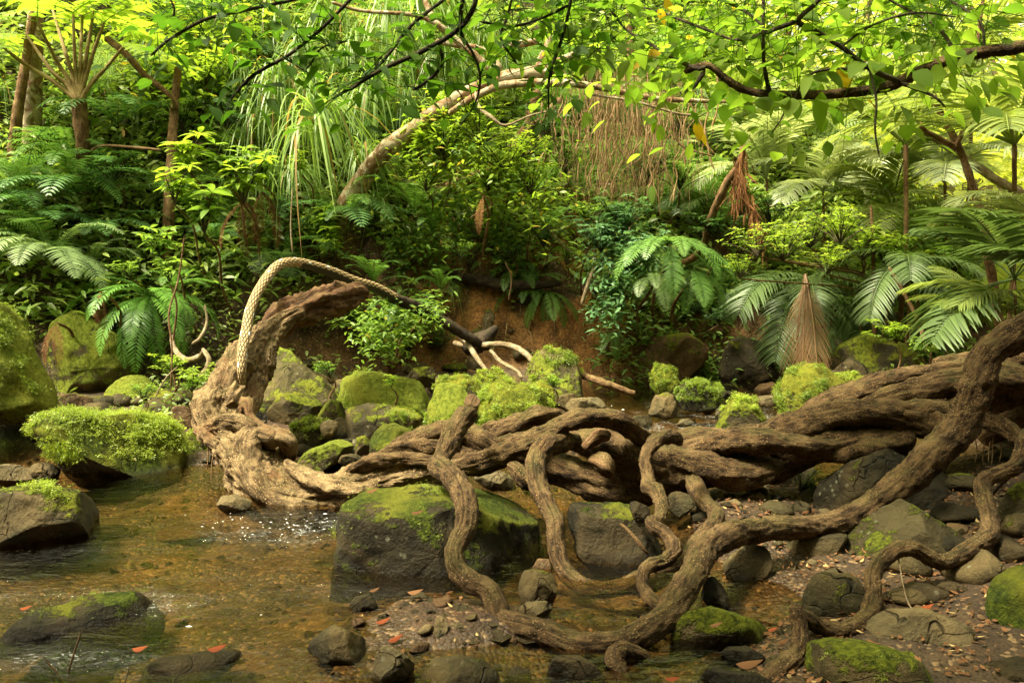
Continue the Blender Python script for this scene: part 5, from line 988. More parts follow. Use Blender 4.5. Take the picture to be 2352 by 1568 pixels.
for (u, v, s_, key, ds, Y) in [
 (400, 470, .45, 'whorllime', 'shrub with lime green whorled leaves', 7.9), (470, 540, .6, 'whorl', 'shrub with long whorled leaves', 8.0), (560, 470, .55, 'whorllime', 'yellow green whorled shrub', 8.2), (520, 420, .5, 'whorl', 'tall whorled shrub', 8.3),
 (430, 390, .5, 'whorllime', 'light whorled shrub', 8.2), (600, 420, .4, 'whorl', 'green whorled shrub', 8.5), (370, 590, .35, 'whorl', 'low whorled plant', 7.6), (390, 650, .3, 'whorl', 'broad leaved plant over the roots', 7.5),
 (740, 560, .52, 'whorl', 'glossy whorled plant', 9.2), (770, 590, .42, 'whorllime', 'light leaved plant hanging over the arch', 9.0), (690, 400, .3, 'whorllime', 'small light whorl in front of the long blades', 8.6),
 (870, 800, .8, 'finegreen', 'bushy green shrub', None), (910, 770, .75, 'finegreen', 'leafy shrub', None), (840, 790, .65, 'whorl', 'broad leaf shrub', None), (940, 810, .5, 'finegreen', 'low bushy plant', None), (890, 800, .6, 'bright', 'fresh leafed shrub', None), (1200, 700, .3, 'finegreen', 'tiny sprig', None), (1010, 800, .35, 'finegreen', 'small plant', None), (1500, 800, .3, 'finegreen', 'small plant', None), (1580, 730, .35, 'dark', 'small dark plant', None), (700, 760, .3, 'finegreen', 'small fresh plant', None), (300, 780, .4, 'finegreen', 'small leafy plant', None),
 (760, 870, .22, 'finegreen', 'little leafy plant on gravel', 7.4), (440, 900, .3, 'bright', 'bright leafy plant left of trunk', 6.9), (400, 860, .25, 'bright', 'light green seedling', 7.2), (330, 920, .2, 'finegreen', 'low plant', 6.8),
 (1020, 370, .6, 'fine', 'sunlit fine leaved bush', 9.2), (1100, 340, .6, 'fine', 'bright fine leaved bush', 9.2), (1160, 400, .6, 'fine', 'yellow green fine leaved bush', 9.1), (1060, 290, .5, 'bright', 'bright leafy bush', 9.4), (1220, 450, .5, 'fine', 'drooping fine leaved bush', 9.0),
 (980, 440, .4, 'fine', 'airy bush', 9.2), (1120, 440, .45, 'bright', 'light green bush', 9.1), (1200, 370, .4, 'fine', 'small sunlit bush', 9.2), (960, 350, .4, 'whorllime', 'whorled lime bush', 9.1),
 (1440, 640, .45, 'blue', 'blue green glossy bush', 8.8), (1380, 580, .45, 'blue', 'glossy dense bush', 8.9), (1430, 540, .5, 'blue', 'upper glossy bush', 9.0), (1400, 690, .28, 'blue', 'hanging glossy sprig', 8.8), (1480, 600, .4, 'blue', 'shiny bush', 8.8), (1350, 520, .4, 'finegreen', 'fresh green bush', 9.1),
 (1860, 570, .5, 'fine', 'yellow green small leaved bush', 8.9), (1930, 560, .5, 'fine', 'light small leaved bush', 8.2), (1800, 600, .45, 'fine', 'airy yellow green bush', 8.1), (1980, 600, .45, 'fine', 'sunny small leaved bush', 8.3), (1740, 590, .4, 'fine', 'outer twigs of small yellow leaves', 8.1), (1900, 630, .4, 'fine', 'low yellow green bush', 8.1),
 (1700, 640, .3, 'fine', 'thin sprig of yellow leaves', 8.1), (2040, 620, .5, 'bright', 'olive leafy bush', 8.3), (2100, 660, .5, 'finegreen', 'mixed green bush', 8.2), (2030, 700, .45, 'finegreen', 'green bush', 8.4), (2150, 720, .45, 'dark', 'shaded bush', 8.0), (2190, 640, .5, 'whorl', 'broad leaved bush', 8.3),
 (1970, 730, .35, 'finegreen', 'small bush', 8.6), (2220, 560, .6, 'bright', 'light leafed bush', 8.8), (2060, 790, .3, 'bright', 'low bright plant', 7.6), (2120, 820, .22, 'whorl', 'plant with oval leaves', 7.0),
 (1250, 570, .35, 'dark', 'small dark bush', 9.3), (1180, 600, .3, 'dark', 'dark sprig on the bank', 9.3), (1300, 610, .3, 'finegreen', 'small bush on the bank edge', 9.2), (1060, 600, .3, 'finegreen', 'fine plant on the bank edge', 9.2),
 (1650, 560, .5, 'dark', 'dark leafy bush', 9.2), (1700, 500, .55, 'finegreen', 'green leafy bush', 9.5), (1770, 520, .4, 'dark', 'deep green bush', 9.4), (1560, 440, .5, 'finegreen', 'hillside bush', 9.8), (1480, 430, .5, 'dark', 'shady hillside bush', 9.8),
 (1300, 400, .55, 'finegreen', 'hillside bush behind the roots', 10), (1350, 200, .6, 'bright', 'bright hillside bush', 10.8), (1250, 320, .5, 'dark', 'dark hillside bush', 10), (1560, 300, .6, 'finegreen', 'leafy hillside bush', 10.5),
 (520, 300, .5, 'dark', 'shady bush', 9.4), (420, 300, .5, 'finegreen', 'leafy bush', 9.3), (470, 200, .5, 'bright', 'light bush', 9.8), (360, 230, .5, 'finegreen', 'hillside bush at left', 9.6), (560, 20, .7, 'bright', 'bright bush at the top', 11), (430, 40, .7, 'bright', 'sunny bush at the top', 11), (660, 10, .7, 'fine', 'yellow green bush at the top', 11.2),
 (260, 420, .4, 'dark', 'dark low bush', 8.8), (640, 500, .35, 'dark', 'dark plant in the gully', 9), (300, 640, .25, 'finegreen', 'small plant on the soil bank', 8), (1650, 740, .22, 'dark', 'plant on the dark bank', 9.4), (1840, 1130, .2, 'finegreen', 'small plant on gravel under the rope', 5.0), (1270, 890, .15, 'bright', 'round leaved seedling', 6.7), (900, 890, .14, 'whorllime', 'two leaved seedling', 6.6)]:
    shrub(u, v, s_, key, ds, Y)

# ---------------------------------------------------------------- trees
def limb(name, path, mat, parent=None, label=None, seg=16, rough=.08, cat='tree', step=.03, group=None, lump=.1, **kw):
    gg = Geo(); tube(gg, vine(path), seg=seg, step=step, rough=rough, lump=lump, seed=int(path[0][0]) % 31, **kw); o = gg.obj(name, M[mat], parent=parent)
    if parent is None: tag(o, label, cat, group)
    return o
def foliage(name, parent, centers, spread, n, L, W, mat, S=5, zlo=-.5, zhi=.3, droop=.2, shape=.8, nor=None):
    gg = Geo(); c = np.asarray(centers, float); k = rng.integers(0, len(c), n); b = c[k] + rng.normal(size=(n, 3)) * spread
    d = rand_dir(n, zlo, zhi); leaves(gg, b, d, np.array([0, 0, 1.]) + rng.normal(size=(n, 3)) * .35, L * rng.uniform(.6, 1.15, n), W * rng.uniform(.75, 1.1, n), S=S, droop=droop, shape=shape)
    return gg.obj(name, M[mat], parent=parent)
e = empty('leaning_tree', (0, 0, 0)); tag(e, 'leaning tree with white blotched bark arching over the stream', 'tree')
limb('trunk', [(765,590,30,9.7),(782,494,24,9.5),(828,421,21,9.4),(872,359,20,9.3),(945,300,19,9.2),(1018,249,18,9.1),(1092,205,16,9.0),(1165,178,15,9.0),(1238,168,16,9.0),(1293,158,12,9.0)], 'blotch', e, seg=28)
for pth in [[(1030,262,7,8.95),(1092,222,8,8.9),(1165,195,9,8.85),(1293,191,9,8.8),(1385,203,7,8.8),(1493,225,6,8.9),(1600,232,5,9.0),(1700,235,3,9.1),(1800,240,2,9.2)],
            [(1155,182,10,9),(1130,162,9,9),(1092,128,8,9),(1037,84,8,9.0),(1000,50,7,9.0),(975,0,6,9.1),(960,-40,6,9.1)], [(1235,172,14,9),(1245,140,12,9),(1255,112,9,9),(1262,80,6,9.05)], [(1250,168,13,9),(1290,140,10,9),(1340,120,8,9),(1400,110,6,9.1)],
            [(1150,165,8,9.05),(1130,130,8,9.1),(1092,110,7,9.1),(1050,104,7,9.1),(1000,95,6,9.2)], [(1040,85,7,8.95),(1010,60,6,8.9),(950,35,5,8.9),(830,25,4,8.9),(760,5,4,8.9)], [(1120,120,9,9.1),(1180,105,9,9.1),(1240,95,7,9.1)],
            [(1092,210,4,8.9),(1100,245,4,8.8),(1130,270,4,8.7),(1160,288,3,8.7),(1220,265,2,8.7),(1265,255,1.5,8.7)], [(1340,215,3,8.8),(1450,232,3,8.8),(1560,262,2.5,8.9),(1610,262,2,9.0)]]:
    limb('branch', pth, 'blotch' if pth[0][2] > 5 else 'palebark', e, seg=12)
e = empty('forest_tree', (0, 0, 0)); tag(e, 'pale blotched straight tree at the upper left', 'tree'); limb('trunk', [(72,480,21,9.4),(73,300,21,9.4),(75,180,20,9.4),(80,60,17,9.4),(90,-60,15,9.4)], 'blotch', e, seg=24)
e = empty('forest_tree', (0, 0, 0)); tag(e, 'thin dark trunk leaning beside the pale blotched tree', 'tree'); limb('trunk', [(18,470,12,9.3),(38,280,12,9.2),(58,150,10,9.2),(72,60,9,9.2),(92,-40,8,9.2)], 'brownbark', e)
e = empty('forest_tree', (0, 0, 0)); tag(e, 'brown mossy trunk standing among the whorled shrubs', 'tree'); limb('trunk', [(380,680,13,8.9),(383,600,13,8.9),(388,480,13,8.9),(393,380,12,9.0),(398,280,10,9.1),(410,150,8,9.2)], 'brownbark', e)
limb('branch', [(410,255,5,9.1),(385,215,6,9.0),(330,170,7,9.0),(290,125,8,8.9),(240,85,8,8.9)], 'brownbark', e)
# knobbly stem with a crown of leaf stalks
e = empty('crowned_tree', (0, 0, 0)); tag(e, 'slender knobbly tree crowned with radiating stalks of lime leaflets', 'tree')
limb('trunk', [(200,500,14,9.2),(196,440,14,9.1),(190,330,15,9.0),(184,270,16,9.0),(181,235,17,9.0),(181,205,15,9.0)], 'brownbark', e, seg=22, rough=.16)
for (u1, v1, u2, v2, Yt) in [(172,140,168,30,8.9), (185,130,190,20,9.1), (200,120,215,25,8.9), (215,120,240,50,8.8), (130,140,85,50,8.6), (150,120,120,20,9.2), (240,160,290,100,8.6), (60,150,-10,95,8.5), (120,165,60,80,8.9)]:
    limb('stalk', [(182,235,6,8.95), ((182 + u1) / 2, (222 + v1) / 2, 5.5, 8.95), (u1, v1, 4.5, 8.9), (u2, v2, 3, Yt)], 'stalk', e, seg=8, rough=0)
    tip = P(u2, v2, Yt); a0 = math.atan2(0.2, (u2 - 182))
    for kk in range(2):
        link('leaf_spray', random.choice(FR['canopy']), e, loc=tip, rot=(rng.uniform(-.3, .3), rng.uniform(-.2, .5), a0 + (kk - .5) * 1.6 + rng.uniform(-.3, .3) + (0 if kk else math.pi * (rng.random() > .5))), scale=rng.uniform(.6, .85))
for (nme, lab, paths, mat) in [
 ('forked_sapling', 'forked mossy sapling rising at the right', [[(2315,860,11,6.9),(2300,780,11,6.9),(2290,700,10,6.9),(2272,600,10,6.9),(2266,542,9,6.9),(2244,458,9,6.95),(2211,359,8,7.0),(2189,311,8,7.0),(2152,238,7,7.0),(2145,157,6,7.0),(2143,60,5,7.0),(2140,-40,5,7.0)], [(2200,340,7,7.0),(2160,320,6,6.95),(2120,296,5,6.9),(2108,270,4,6.9)], [(2190,350,6,7.0),(2215,290,5,6.9),(2235,200,4,6.8),(2250,60,4,6.8),(2262,-30,4,6.8)]], 'brownbark'),
 ('leaning_sapling', 'thin mossy sapling leaning right, broken at the top', [[(1550,640,8,10.3),(1565,608,8,10.1),(1595,590,8,9.8),(1617,560,8,9.5),(1628,520,9,9.2),(1639,487,9,9.0),(1669,421,9,8.8),(1698,377,8,8.7),(1709,330,6,8.7)]], 'brownbark'),
 ('hillside_tree', 'reddish crooked tree behind the fork of the leaning tree', [[(1170,350,12,10.6),(1190,325,12,10.6),(1213,285,11,10.5),(1225,245,10,10.5),(1235,205,9,10.5)], [(1200,310,8,10.5),(1250,265,8,10.4),(1290,225,7,10.4)], [(1262,262,5,10.4),(1310,250,3,10.4)]], 'brownbark'),
 ('distant_tree', 'slim grey tree in the bright gap at the top right', [[(2120,330,7,13),(2100,200,7,13),(2060,100,6,13),(2040,-60,6,13)]], 'palebark'),
 ('distant_tree', 'white barked far tree seen through the right canopy', [[(1960,290,10,15),(1975,180,10,15),(1990,60,9,15),(2000,-60,9,15)]], 'palebark'),
 ('distant_tree', 'bent pale tree crossing the right thicket', [[(2400,470,10,8.5),(2300,420,10,8.5),(2240,380,9,8.6),(2180,340,8,8.7),(2120,300,7,8.8)]], 'palebark'),
 ('distant_tree', 'thin leafy tree above the round mossy boulder', [[(2010,860,5,8.3),(2008,700,5,8.3),(2005,560,4,8.3),(2000,470,3,8.3)]], 'brownbark'),
 ('distant_tree', 'slim sapling slanting among palms at right', [[(2130,810,5,7.6),(2110,740,5,7.7),(2080,680,4,7.8),(2040,610,3,7.9)]], 'brownbark'),
 ('distant_tree', 'dark far trunk behind the thick overhanging branch', [[(1790,330,10,13),(1800,200,10,13),(1810,60,9,13),(1815,-50,8,13)]], 'brownbark'),
 ('distant_tree', 'grey far trunk near the top right corner', [[(2290,300,9,14),(2280,160,9,14),(2240,40,8,14),(2200,-60,8,14)]], 'palebark'),
 ('distant_tree', 'thin trunk rising behind the brown curtain of roots', [[(1440,300,9,11.5),(1450,180,9,11.5),(1445,60,8,11.5),(1440,-60,8,11.5)]], 'brownbark')]:
    e = empty(nme, (0, 0, 0)); tag(e, lab, 'tree')
    for k, pth in enumerate(paths): limb('trunk' if k == 0 else 'branch', pth, mat, e)
for (nme, lab, line, nlf, Lf, Wf, mt, spd) in [
 ('leafy_bush', 'sunlit lime bush spilling below the arch of the leaning tree', [(960,330,9.3),(1050,320,9.2),(1130,370,9.1),(1190,410,9.1),(1250,460,9.0),(1120,440,9.2),(1040,400,9.3),(1010,290,9.2)], 2300, .10, .034, 'leaflime', .16),
 ('leafy_bush', 'blue green bush with dense glossy leaf whorls on the bank edge', [(1400,520,9.0),(1440,560,8.9),(1390,590,8.9),(1450,620,8.8),(1480,580,8.8),(1420,660,8.8),(1400,720,8.8)], 1500, .10, .034, 'leafblue', .12),
 ('leafy_bush', 'tall light green thicket at the left top behind the dark twigs', [(330,120,9.8),(420,60,10.3),(500,60,10.6),(560,110,10.3),(470,150,10.0),(380,190,9.6)], 1800, .12, .045, 'leaflime', .28),
 ('leafy_bush', 'lush green bush growing in front of the black stem at mid bank', [(860,740,7.9),(890,715,7.9),(930,765,7.9),(870,785,7.8),(980,720,8.0),(900,800,7.9),(840,760,7.9)], 850, .075, .027, 'leaf', .09),
 ('leafy_bush', 'fresh green shrubbery beneath the orange log', [(940,560,9.6),(1000,560,9.5),(1060,540,9.6),(900,600,9.5),(1100,500,9.7),(1160,540,9.6)], 1500, .085, .03, 'leaf', .16),
 ('leafy_bush', 'olive thicket behind the forked sapling', [(2060,560,8.9),(2140,600,8.8),(2200,520,9.2),(2120,480,9.6),(2180,660,8.6),(2060,660,8.9)], 1500, .11, .04, 'leaf', .22)]:
    e = empty(nme, (0, 0, 0)); tag(e, lab, 'bush'); cs = [P(*q) for q in line]; foliage('foliage', e, cs, spd, nlf, Lf, Wf, mt)
    g0 = cs[0].copy(); g0[1] += 1.0; g0[2] = hz(g0[0], g0[1]) - .05
    for c_ in cs[::2]: gg = Geo(); tube(gg, [(*g0, .02), (*((g0 + c_) / 2 + [0, .15, .1]), .013), (*c_, .005)], seg=7, step=.05, rough=.1); gg.obj('branch', M['brownbark'], e)
# dead orange frond on the sapling
e = empty('dead_frond', (0, 0, 0)); tag(e, 'long orange dead frond draped over the leaning sapling', 'dead frond')
limb('rib', [(1708,335,2.5,8.6),(1700,390,3,8.55),(1712,440,3,8.55),(1735,500,3,8.5),(1748,560,2,8.5)], 'orangefrond', e, seg=6)
gg = Geo(); p_, _ = spline(vine([(1704,350,3,8.6),(1698,400,3,8.55),(1712,440,3,8.55),(1735,500,3,8.5),(1748,560,2,8.5)]), 240)
leaves(gg, p_[:, :3] + rng.normal(size=(240, 3)) * [.03, .02, .03], np.array([0, 0, -1.]) + rng.normal(size=(240, 3)) * .3, [0, -1, 0], rng.uniform(.08, .2, 240), .012, S=4, droop=.1)
p_, _ = spline(vine([(1700,385,3,8.6),(1690,430,3,8.55),(1692,470,3,8.55)]), 90)
leaves(gg, p_[:, :3] + rng.normal(size=(90, 3)) * .03, np.array([0, 0, -1.]) + rng.normal(size=(90, 3)) * .3, [0, -1, 0], rng.uniform(.08, .18, 90), .012, S=4, droop=.1)
gg.obj('shreds', M['orangefrond'], e)
# curtain of brown roots
for k in range(58):
    u = rng.normal(1455, 75) if k % 3 else rng.uniform(1240, 1650); v0 = rng.uniform(150, 260); ln = rng.uniform(120, 330) * (1 - abs(u - 1460) / 420); Y = rng.uniform(8.9, 9.9)
    pts = []; x = u
    for j in range(8):
        pts.append((x, v0 + ln * j / 7, rng.uniform(1.0, 2.0) * (1.6 if k % 9 == 0 else 1), Y)); x += rng.normal(0, 5) * (1 + j * .25)
    strand('hanging_root', pts, auto(random.choice(['thin tan hanging root', 'wavy brown hanging root', 'pale dry hanging root', 'crooked tan hanging vine']), u, v0 + ln * .6), mat='deadroot', seg=5, step=.05, rough=0, lump=0, cat='root', group='roots hanging in a brown curtain')
gg = Geo(); n = 1500; b = np.array([P(rng.normal(1440, 85), rng.uniform(150, 430) , rng.uniform(9.2, 9.9)) for _ in range(n)])
leaves(gg, b, np.array([0, 0, -1.]) + rng.normal(size=(n, 3)) * .22, [0, -1, 0], rng.uniform(.1, .32, n), .0055, S=4, droop=.1, fold=.2)
kind(gg.obj('dead_root_mass', M['deadroot']), 'stuff', 'matted curtain of fine dead brown roots and fronds')
for (pth, ds) in [([(672,430,1.5,7.8),(668,520,1.8,7.8),(672,580,1.8,7.8)], 'straight pale vine hanging above the arch'), ([(424,540,1.8,7.2),(410,640,2.2,7.2),(388,720,2.4,7.1),(395,800,2,7.0),(392,900,1.8,7.0)], 'reddish vine dropping through the glossy fern'), ([(1160,600,1.8,9.2),(1175,640,1.8,9.2),(1168,690,1.5,9.2)], 'thin stem against the orange bank'), ([(1335,700,4,8.9),(1352,650,5,8.9),(1368,610,5,8.9)], 'bare tan stem under the blue green bush'),
                  ([(1500,120,2,8.2),(1540,250,2,8.2),(1560,330,2,8.2),(1640,360,2,8.2)], 'long thin vine swinging in front of the root curtain'), ([(1080,500,2,9),(1130,470,2,9),(1100,440,2,9)], 'bent twig near the log'), ([(1290,400,2,9.2),(1240,480,2.4,9.1),(1290,560,2,9.1),(1330,590,2,9.1)], 'looping tan vine left of the blue green bush'),
                  ([(355,915,1.6,6.6),(380,870,1.8,6.6),(410,840,1.6,6.6)], 'leaning pale stick above the peaked rock'), ([(100,1510,2,2.95),(140,1555,2.4,2.95),(160,1600,2.4,2.95)], 'grey twig poking from the stream at lower left'), ([(190,1440,2,2.95),(170,1500,2.4,2.95),(152,1560,2.4,2.95)], 'second grey twig poking from the stream'), ([(298,1525,2,2.95),(285,1575,2,2.95)], 'tan stick at the bottom left edge'),
                  ([(205,350,3,9.0),(235,335,3,8.9),(320,340,3.4,8.8),(370,345,3,8.8)], 'thin branch reaching right from the crowned tree'), ([(2060,1268,1.5,3.5),(2100,1405,1.8,3.3),(2230,1430,1.8,3.2)], 'thin red brown twig lying over the pale dome stone')]:
    strand('thin_stem', pth, ds, mat='palebark' if 'pale' in ds or 'tan' in ds else 'brownbark', seg=6, step=.03, rough=0, lump=.1, cat='stem')

# ---------------------------------------------------------------- overhanging branches close to the camera
def spray(e, paths, Yoff, nper, L, W, mat, spread, name='leaves', flat=.35, S=6, hang=-.25, tmin=.25):
    gg = Geo(); tw = gg
    for pth in paths:
        p, ln = spline(vine(pth), 40); n = max(6, int(nper * ln)); k = rng.integers(int(40 * tmin), 40, n); b = p[k, :3]
        # short twigs carrying the leaves
        off = rng.normal(size=(n, 3)) * spread; b2 = b + off; d = nrm(off * [1, 1, .3] + rand_dir(n, -.3, .2) * spread * .9 + [0, 0, hang * spread * .5])
        leaves(gg, b2, d, np.array([0, 0, 1.]) + rng.normal(size=(n, 3)) * flat, L * rng.uniform(.4, 1.0, n), W * rng.uniform(.4, 1.0, n), S=S, droop=rng.uniform(-.1, .6, n), fold=.3, shape=.92, tip=.85)
        for q in range(0, n, 2): tube(tw, [(*b[q], .0018), (*((b[q] + b2[q]) / 2 + [0, 0, .01]), .0014), (*b2[q], .0008)], seg=4, step=.05, caps=False, minn=3)
    gg.obj(name, M[mat], e)
main = [(2460,60,16,3.7),(2352,107,14,3.7),(2262,120,13,3.7),(2189,134,13,3.7),(2115,163,13,3.7),(2061,190,12,3.7),(2006,206,11,3.7),(1896,217,10,3.7),(1786,219,9.5,3.75),(1713,207,9,3.8),(1669,183,8,3.8),(1625,150,7,3.8),(1570,165,7,3.85)]
e = empty('overhanging_branch', (0, 0, 0)); tag(e, 'thick overhanging branch with broad backlit leaves sweeping in from the upper right', 'branch')
limb('limb', main, 'liana', e, seg=26, step=.01, rough=.14, lump=.16)
subs = [[(2071,190,7,3.65),(1998,158,6,3.6),(1932,108,6,3.6),(1870,70,6,3.6),(1833,48,6,3.6),(1874,8,5,3.5),(1900,-30,4,3.5)], [(1833,48,6,3.6),(1768,72,5,3.65),(1720,88,5,3.7),(1683,92,4,3.7)], [(1768,218,6,3.75),(1755,146,4.5,3.7),(1753,60,4,3.7),(1753,-30,4,3.7)],
        [(2065,190,5,3.65),(2115,208,4,3.6),(2150,225,3,3.55),(2174,250,2,3.55)], [(1997,158,4,3.6),(2005,190,3,3.55),(2013,234,3,3.5),(2010,300,2.4,3.5),(2020,363,2,3.5)], [(1625,150,6,3.8),(1603,158,5,3.8),(1548,135,5,3.9),(1505,108,4,4.0),(1440,70,3,4.1),(1400,20,3,4.1)], [(1620,160,7,3.8),(1608,180,5,3.8),(1590,208,3.5,3.8)],
        [(1990,158,3,3.6),(1900,160,3,3.7),(1850,180,3,3.7),(1820,240,2,3.7)], [(2200,130,5,3.7),(2150,60,4,3.8),(2060,10,3,3.9),(2000,-30,3,3.9)], [(1683,92,3,3.7),(1600,60,3,3.8),(1520,30,2.5,3.9),(1450,10,2,4)], [(1932,108,3,3.6),(2000,60,3,3.5),(2100,30,2.5,3.4),(2200,40,2,3.4)], [(1753,60,3,3.7),(1700,20,3,3.8),(1600,-20,3,3.9)], [(2262,120,4,3.7),(2250,50,3,3.8),(2180,0,3,3.9)], [(1786,219,3,3.75),(1800,260,2,3.75),(1770,310,1.5,3.7)]]
for s_ in subs: limb('branch', s_, 'darktwig', e, seg=8, step=.02, rough=.1)
spray(e, subs[:1] + subs[1:3] + subs[5:6] + subs[7:13], 0, 85, .11, .078, 'leafback', .16, tmin=.1)
spray(e, [[(1420,10,1,4.2),(1600,15,1,4.2),(1800,5,1,4.2),(2000,-5,1,4.2),(2300,-10,1,4.2)], [(2050,60,1,4.0),(2200,60,1,4.0),(2300,50,1,4.0)], [(1640,120,1,4.2),(1750,60,1,4.2),(1900,30,1,4.2),(2100,20,1,4.2),(2250,10,1,4.2)], [(1450,90,1,4.4),(1550,60,1,4.4),(1700,30,1,4.4)], [(1500,190,1,4.4),(1600,120,1,4.3),(1700,140,1,4.3),(1850,120,1,4.3),(2000,110,1,4.3),(2150,90,1,4.3)]], 0, 150, .115, .08, 'leafback', .19, tmin=0)
spray(e, [subs[13], [(1700,240,1,4.6),(1730,280,1,4.6),(1760,310,1,4.6)]], 0, 40, .09, .07, 'leafback', .07, tmin=.3)
dk = [[(700,-8,4,3.2),(674,0,4,3.2),(549,27,4,3.15),(469,46,4,3.1),(384,95,3.5,3.05),(345,130,2.5,3.0)], [(820,-20,4,3.0),(802,2,4,3.0),(732,72,4,3.0),(659,129,4,3.0),(586,170,4,3.0),(545,210,3,3.0),(520,245,2,3.0)], [(1040,-20,4,2.9),(1019,0,4,2.9),(945,59,4,2.9),(890,128,4,2.9),(835,183,4,2.9),(762,228,3,2.9)],
      [(1092,-15,6,2.8),(1088,18,6,2.8),(1055,66,6,2.8),(982,112,5.5,2.8),(872,163,5,2.8),(800,210,3,2.8)], [(1065,-20,5,2.8),(1058,40,5,2.8),(1060,80,4,2.8),(1090,130,3,2.8),(1103,183,3,2.8),(1090,240,2,2.8),(1055,293,1.5,2.8)], [(1315,-20,4,2.9),(1305,30,4,2.9),(1290,92,3.5,2.9),(1262,176,3,2.9),(1260,256,2,2.9)], [(1180,-20,3,2.9),(1165,40,3,2.9),(1150,90,2.5,2.9),(1190,150,2,2.9)], [(1310,10,3.5,2.9),(1250,40,3,2.9),(1180,60,3,2.9),(1100,50,3,2.85)],
      [(1010,108,4,2.8),(1016,140,4,2.8),(1000,170,4,2.8),(965,198,3.5,2.8),(945,208,5,2.8)], [(380,-20,2.5,3.2),(400,20,2.5,3.2),(393,60,2,3.2)], [(659,129,2,3.0),(700,160,2,3.0),(740,110,2,3.0),(800,95,2,3.0)]]
e = empty('overhanging_branch', (0, 0, 0)); tag(e, 'dark thin twigs with scattered leaves hanging across the upper left', 'branch')
for s_ in dk[:3] + dk[9:]: limb('twig', s_, 'darktwig', e, seg=7, step=.015, rough=.12)
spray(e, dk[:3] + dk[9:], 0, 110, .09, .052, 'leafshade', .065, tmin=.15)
e = empty('overhanging_branch', (0, 0, 0)); tag(e, 'black crooked twig fan with small leaves hanging from the top centre', 'branch')
for s_ in dk[3:9]: limb('twig', s_, 'darktwig', e, seg=7, step=.015, rough=.12)
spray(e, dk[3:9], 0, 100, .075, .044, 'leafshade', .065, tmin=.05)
spray(e, [[(1150,30,1,3),(1250,60,1,3),(1330,110,1,3),(1390,60,1,3)], [(1280,150,1,3),(1360,120,1,3),(1420,80,1,3.2)], [(1160,0,1,3),(1300,10,1,3),(1450,30,1,3.2)]], 0, 160, .085, .05, 'leafback', .09, tmin=0)

# ---------------------------------------------------------------- undergrowth mass over the hillside, and the wood beyond
def mass(name, mat, n, xr, yr, cond, L, W, k=9, zr=(0, .35), label=None, S=4, rad=.16):
    x = rng.uniform(*xr, n); y = rng.uniform(*yr, n); q = np.stack([x, y, 0 * x], 1); keep = cond(x, y, fbm(q, .9, 2, 4)); x, y = x[keep], y[keep]; n = len(x)
    z = height(x, y); c = np.stack([x, y, z + rng.uniform(*zr, n)], 1); b = np.repeat(c, k, 0) + rng.normal(size=(n * k, 3)) * rad; d = rand_dir(n * k, -.5, .6)
    gg = Geo(); leaves(gg, b, d, np.array([0, -.35, 1.]) + rng.normal(size=(n * k, 3)) * .5, L * rng.uniform(.6, 1.3, n * k), W * rng.uniform(.7, 1.2, n * k), S=S, droop=.25, fold=.2 if S > 3 else 0,
                       var=np.clip(np.repeat(rng.random(n), k) * .7 + rng.random(n * k) * .3, 0, 1))
    return kind(gg.obj(name, M[mat]), 'stuff', label)
dist = lambda x, y: y - bank_y(x)
mass('undergrowth', 'under', 19000, (-8, 6), (7.6, 14.5), lambda x, y, f: (dist(x, y) > .52 + .5 * ((x > -1.2) & (x < .9) & (y < 9.9))) & (dist(x, y) < 5.5) & (f > -.5), .14, .046, 9, (0, .35), 'dense mixed leaves covering the hillside')
mass('undergrowth', 'leaf', 4200, (-8, 7), (7.6, 12), lambda x, y, f: (dist(x, y) > .45) & (dist(x, y) < 2.4) & (f > -.5), .12, .05, 9, (0, .25), 'shaded leaves along the lower hillside')
mass('bank_plants', 'leaf', 2200, (.9, 4.5), (8.6, 10.6), lambda x, y, f: (dist(x, y) > -.05) & (dist(x, y) < .6) & (f > -.35), .10, .032, 9, (-.02, .25), 'small plants hanging over the right part of the bank', rad=.08)
mass('bank_plants', 'under', 700, (-5, -1.1), (7.4, 10), lambda x, y, f: (dist(x, y) > 0) & (dist(x, y) < .7) & (f > -.15), .09, .03, 9, (-.02, .18), 'small plants growing on the left part of the bank', rad=.08)
mass('bank_plants', 'under', 260, (-1.2, 1.0), (9, 10.6), lambda x, y, f: (dist(x, y) > .1) & (dist(x, y) < .7) & (f > .0), .07, .024, 8, (-.02, .12), 'few small plants on the bare middle of the bank', rad=.06)
mass('ground_plants', 'under', 700, (-5.5, -2.6), (6.6, 9), lambda x, y, f: (f > -.1), .06, .022, 10, (0, .12), 'low plants between the left rocks', rad=.06)
mass('ground_plants', 'under', 500, (2.6, 6), (7, 11), lambda x, y, f: (f > -.1), .09, .03, 9, (0, .2), 'low plants on the right bank', rad=.1)
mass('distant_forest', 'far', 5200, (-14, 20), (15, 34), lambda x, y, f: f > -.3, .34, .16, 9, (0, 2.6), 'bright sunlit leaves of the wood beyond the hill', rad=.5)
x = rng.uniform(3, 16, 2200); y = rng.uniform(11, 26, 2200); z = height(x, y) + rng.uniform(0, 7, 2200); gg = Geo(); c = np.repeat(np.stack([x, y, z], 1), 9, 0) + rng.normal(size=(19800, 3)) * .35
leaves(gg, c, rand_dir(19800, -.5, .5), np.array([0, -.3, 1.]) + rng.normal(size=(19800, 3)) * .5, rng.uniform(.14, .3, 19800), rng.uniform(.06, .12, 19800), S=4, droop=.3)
kind(gg.obj('distant_forest', M['far']), 'stuff', 'bright leaves filling the valley at the right')
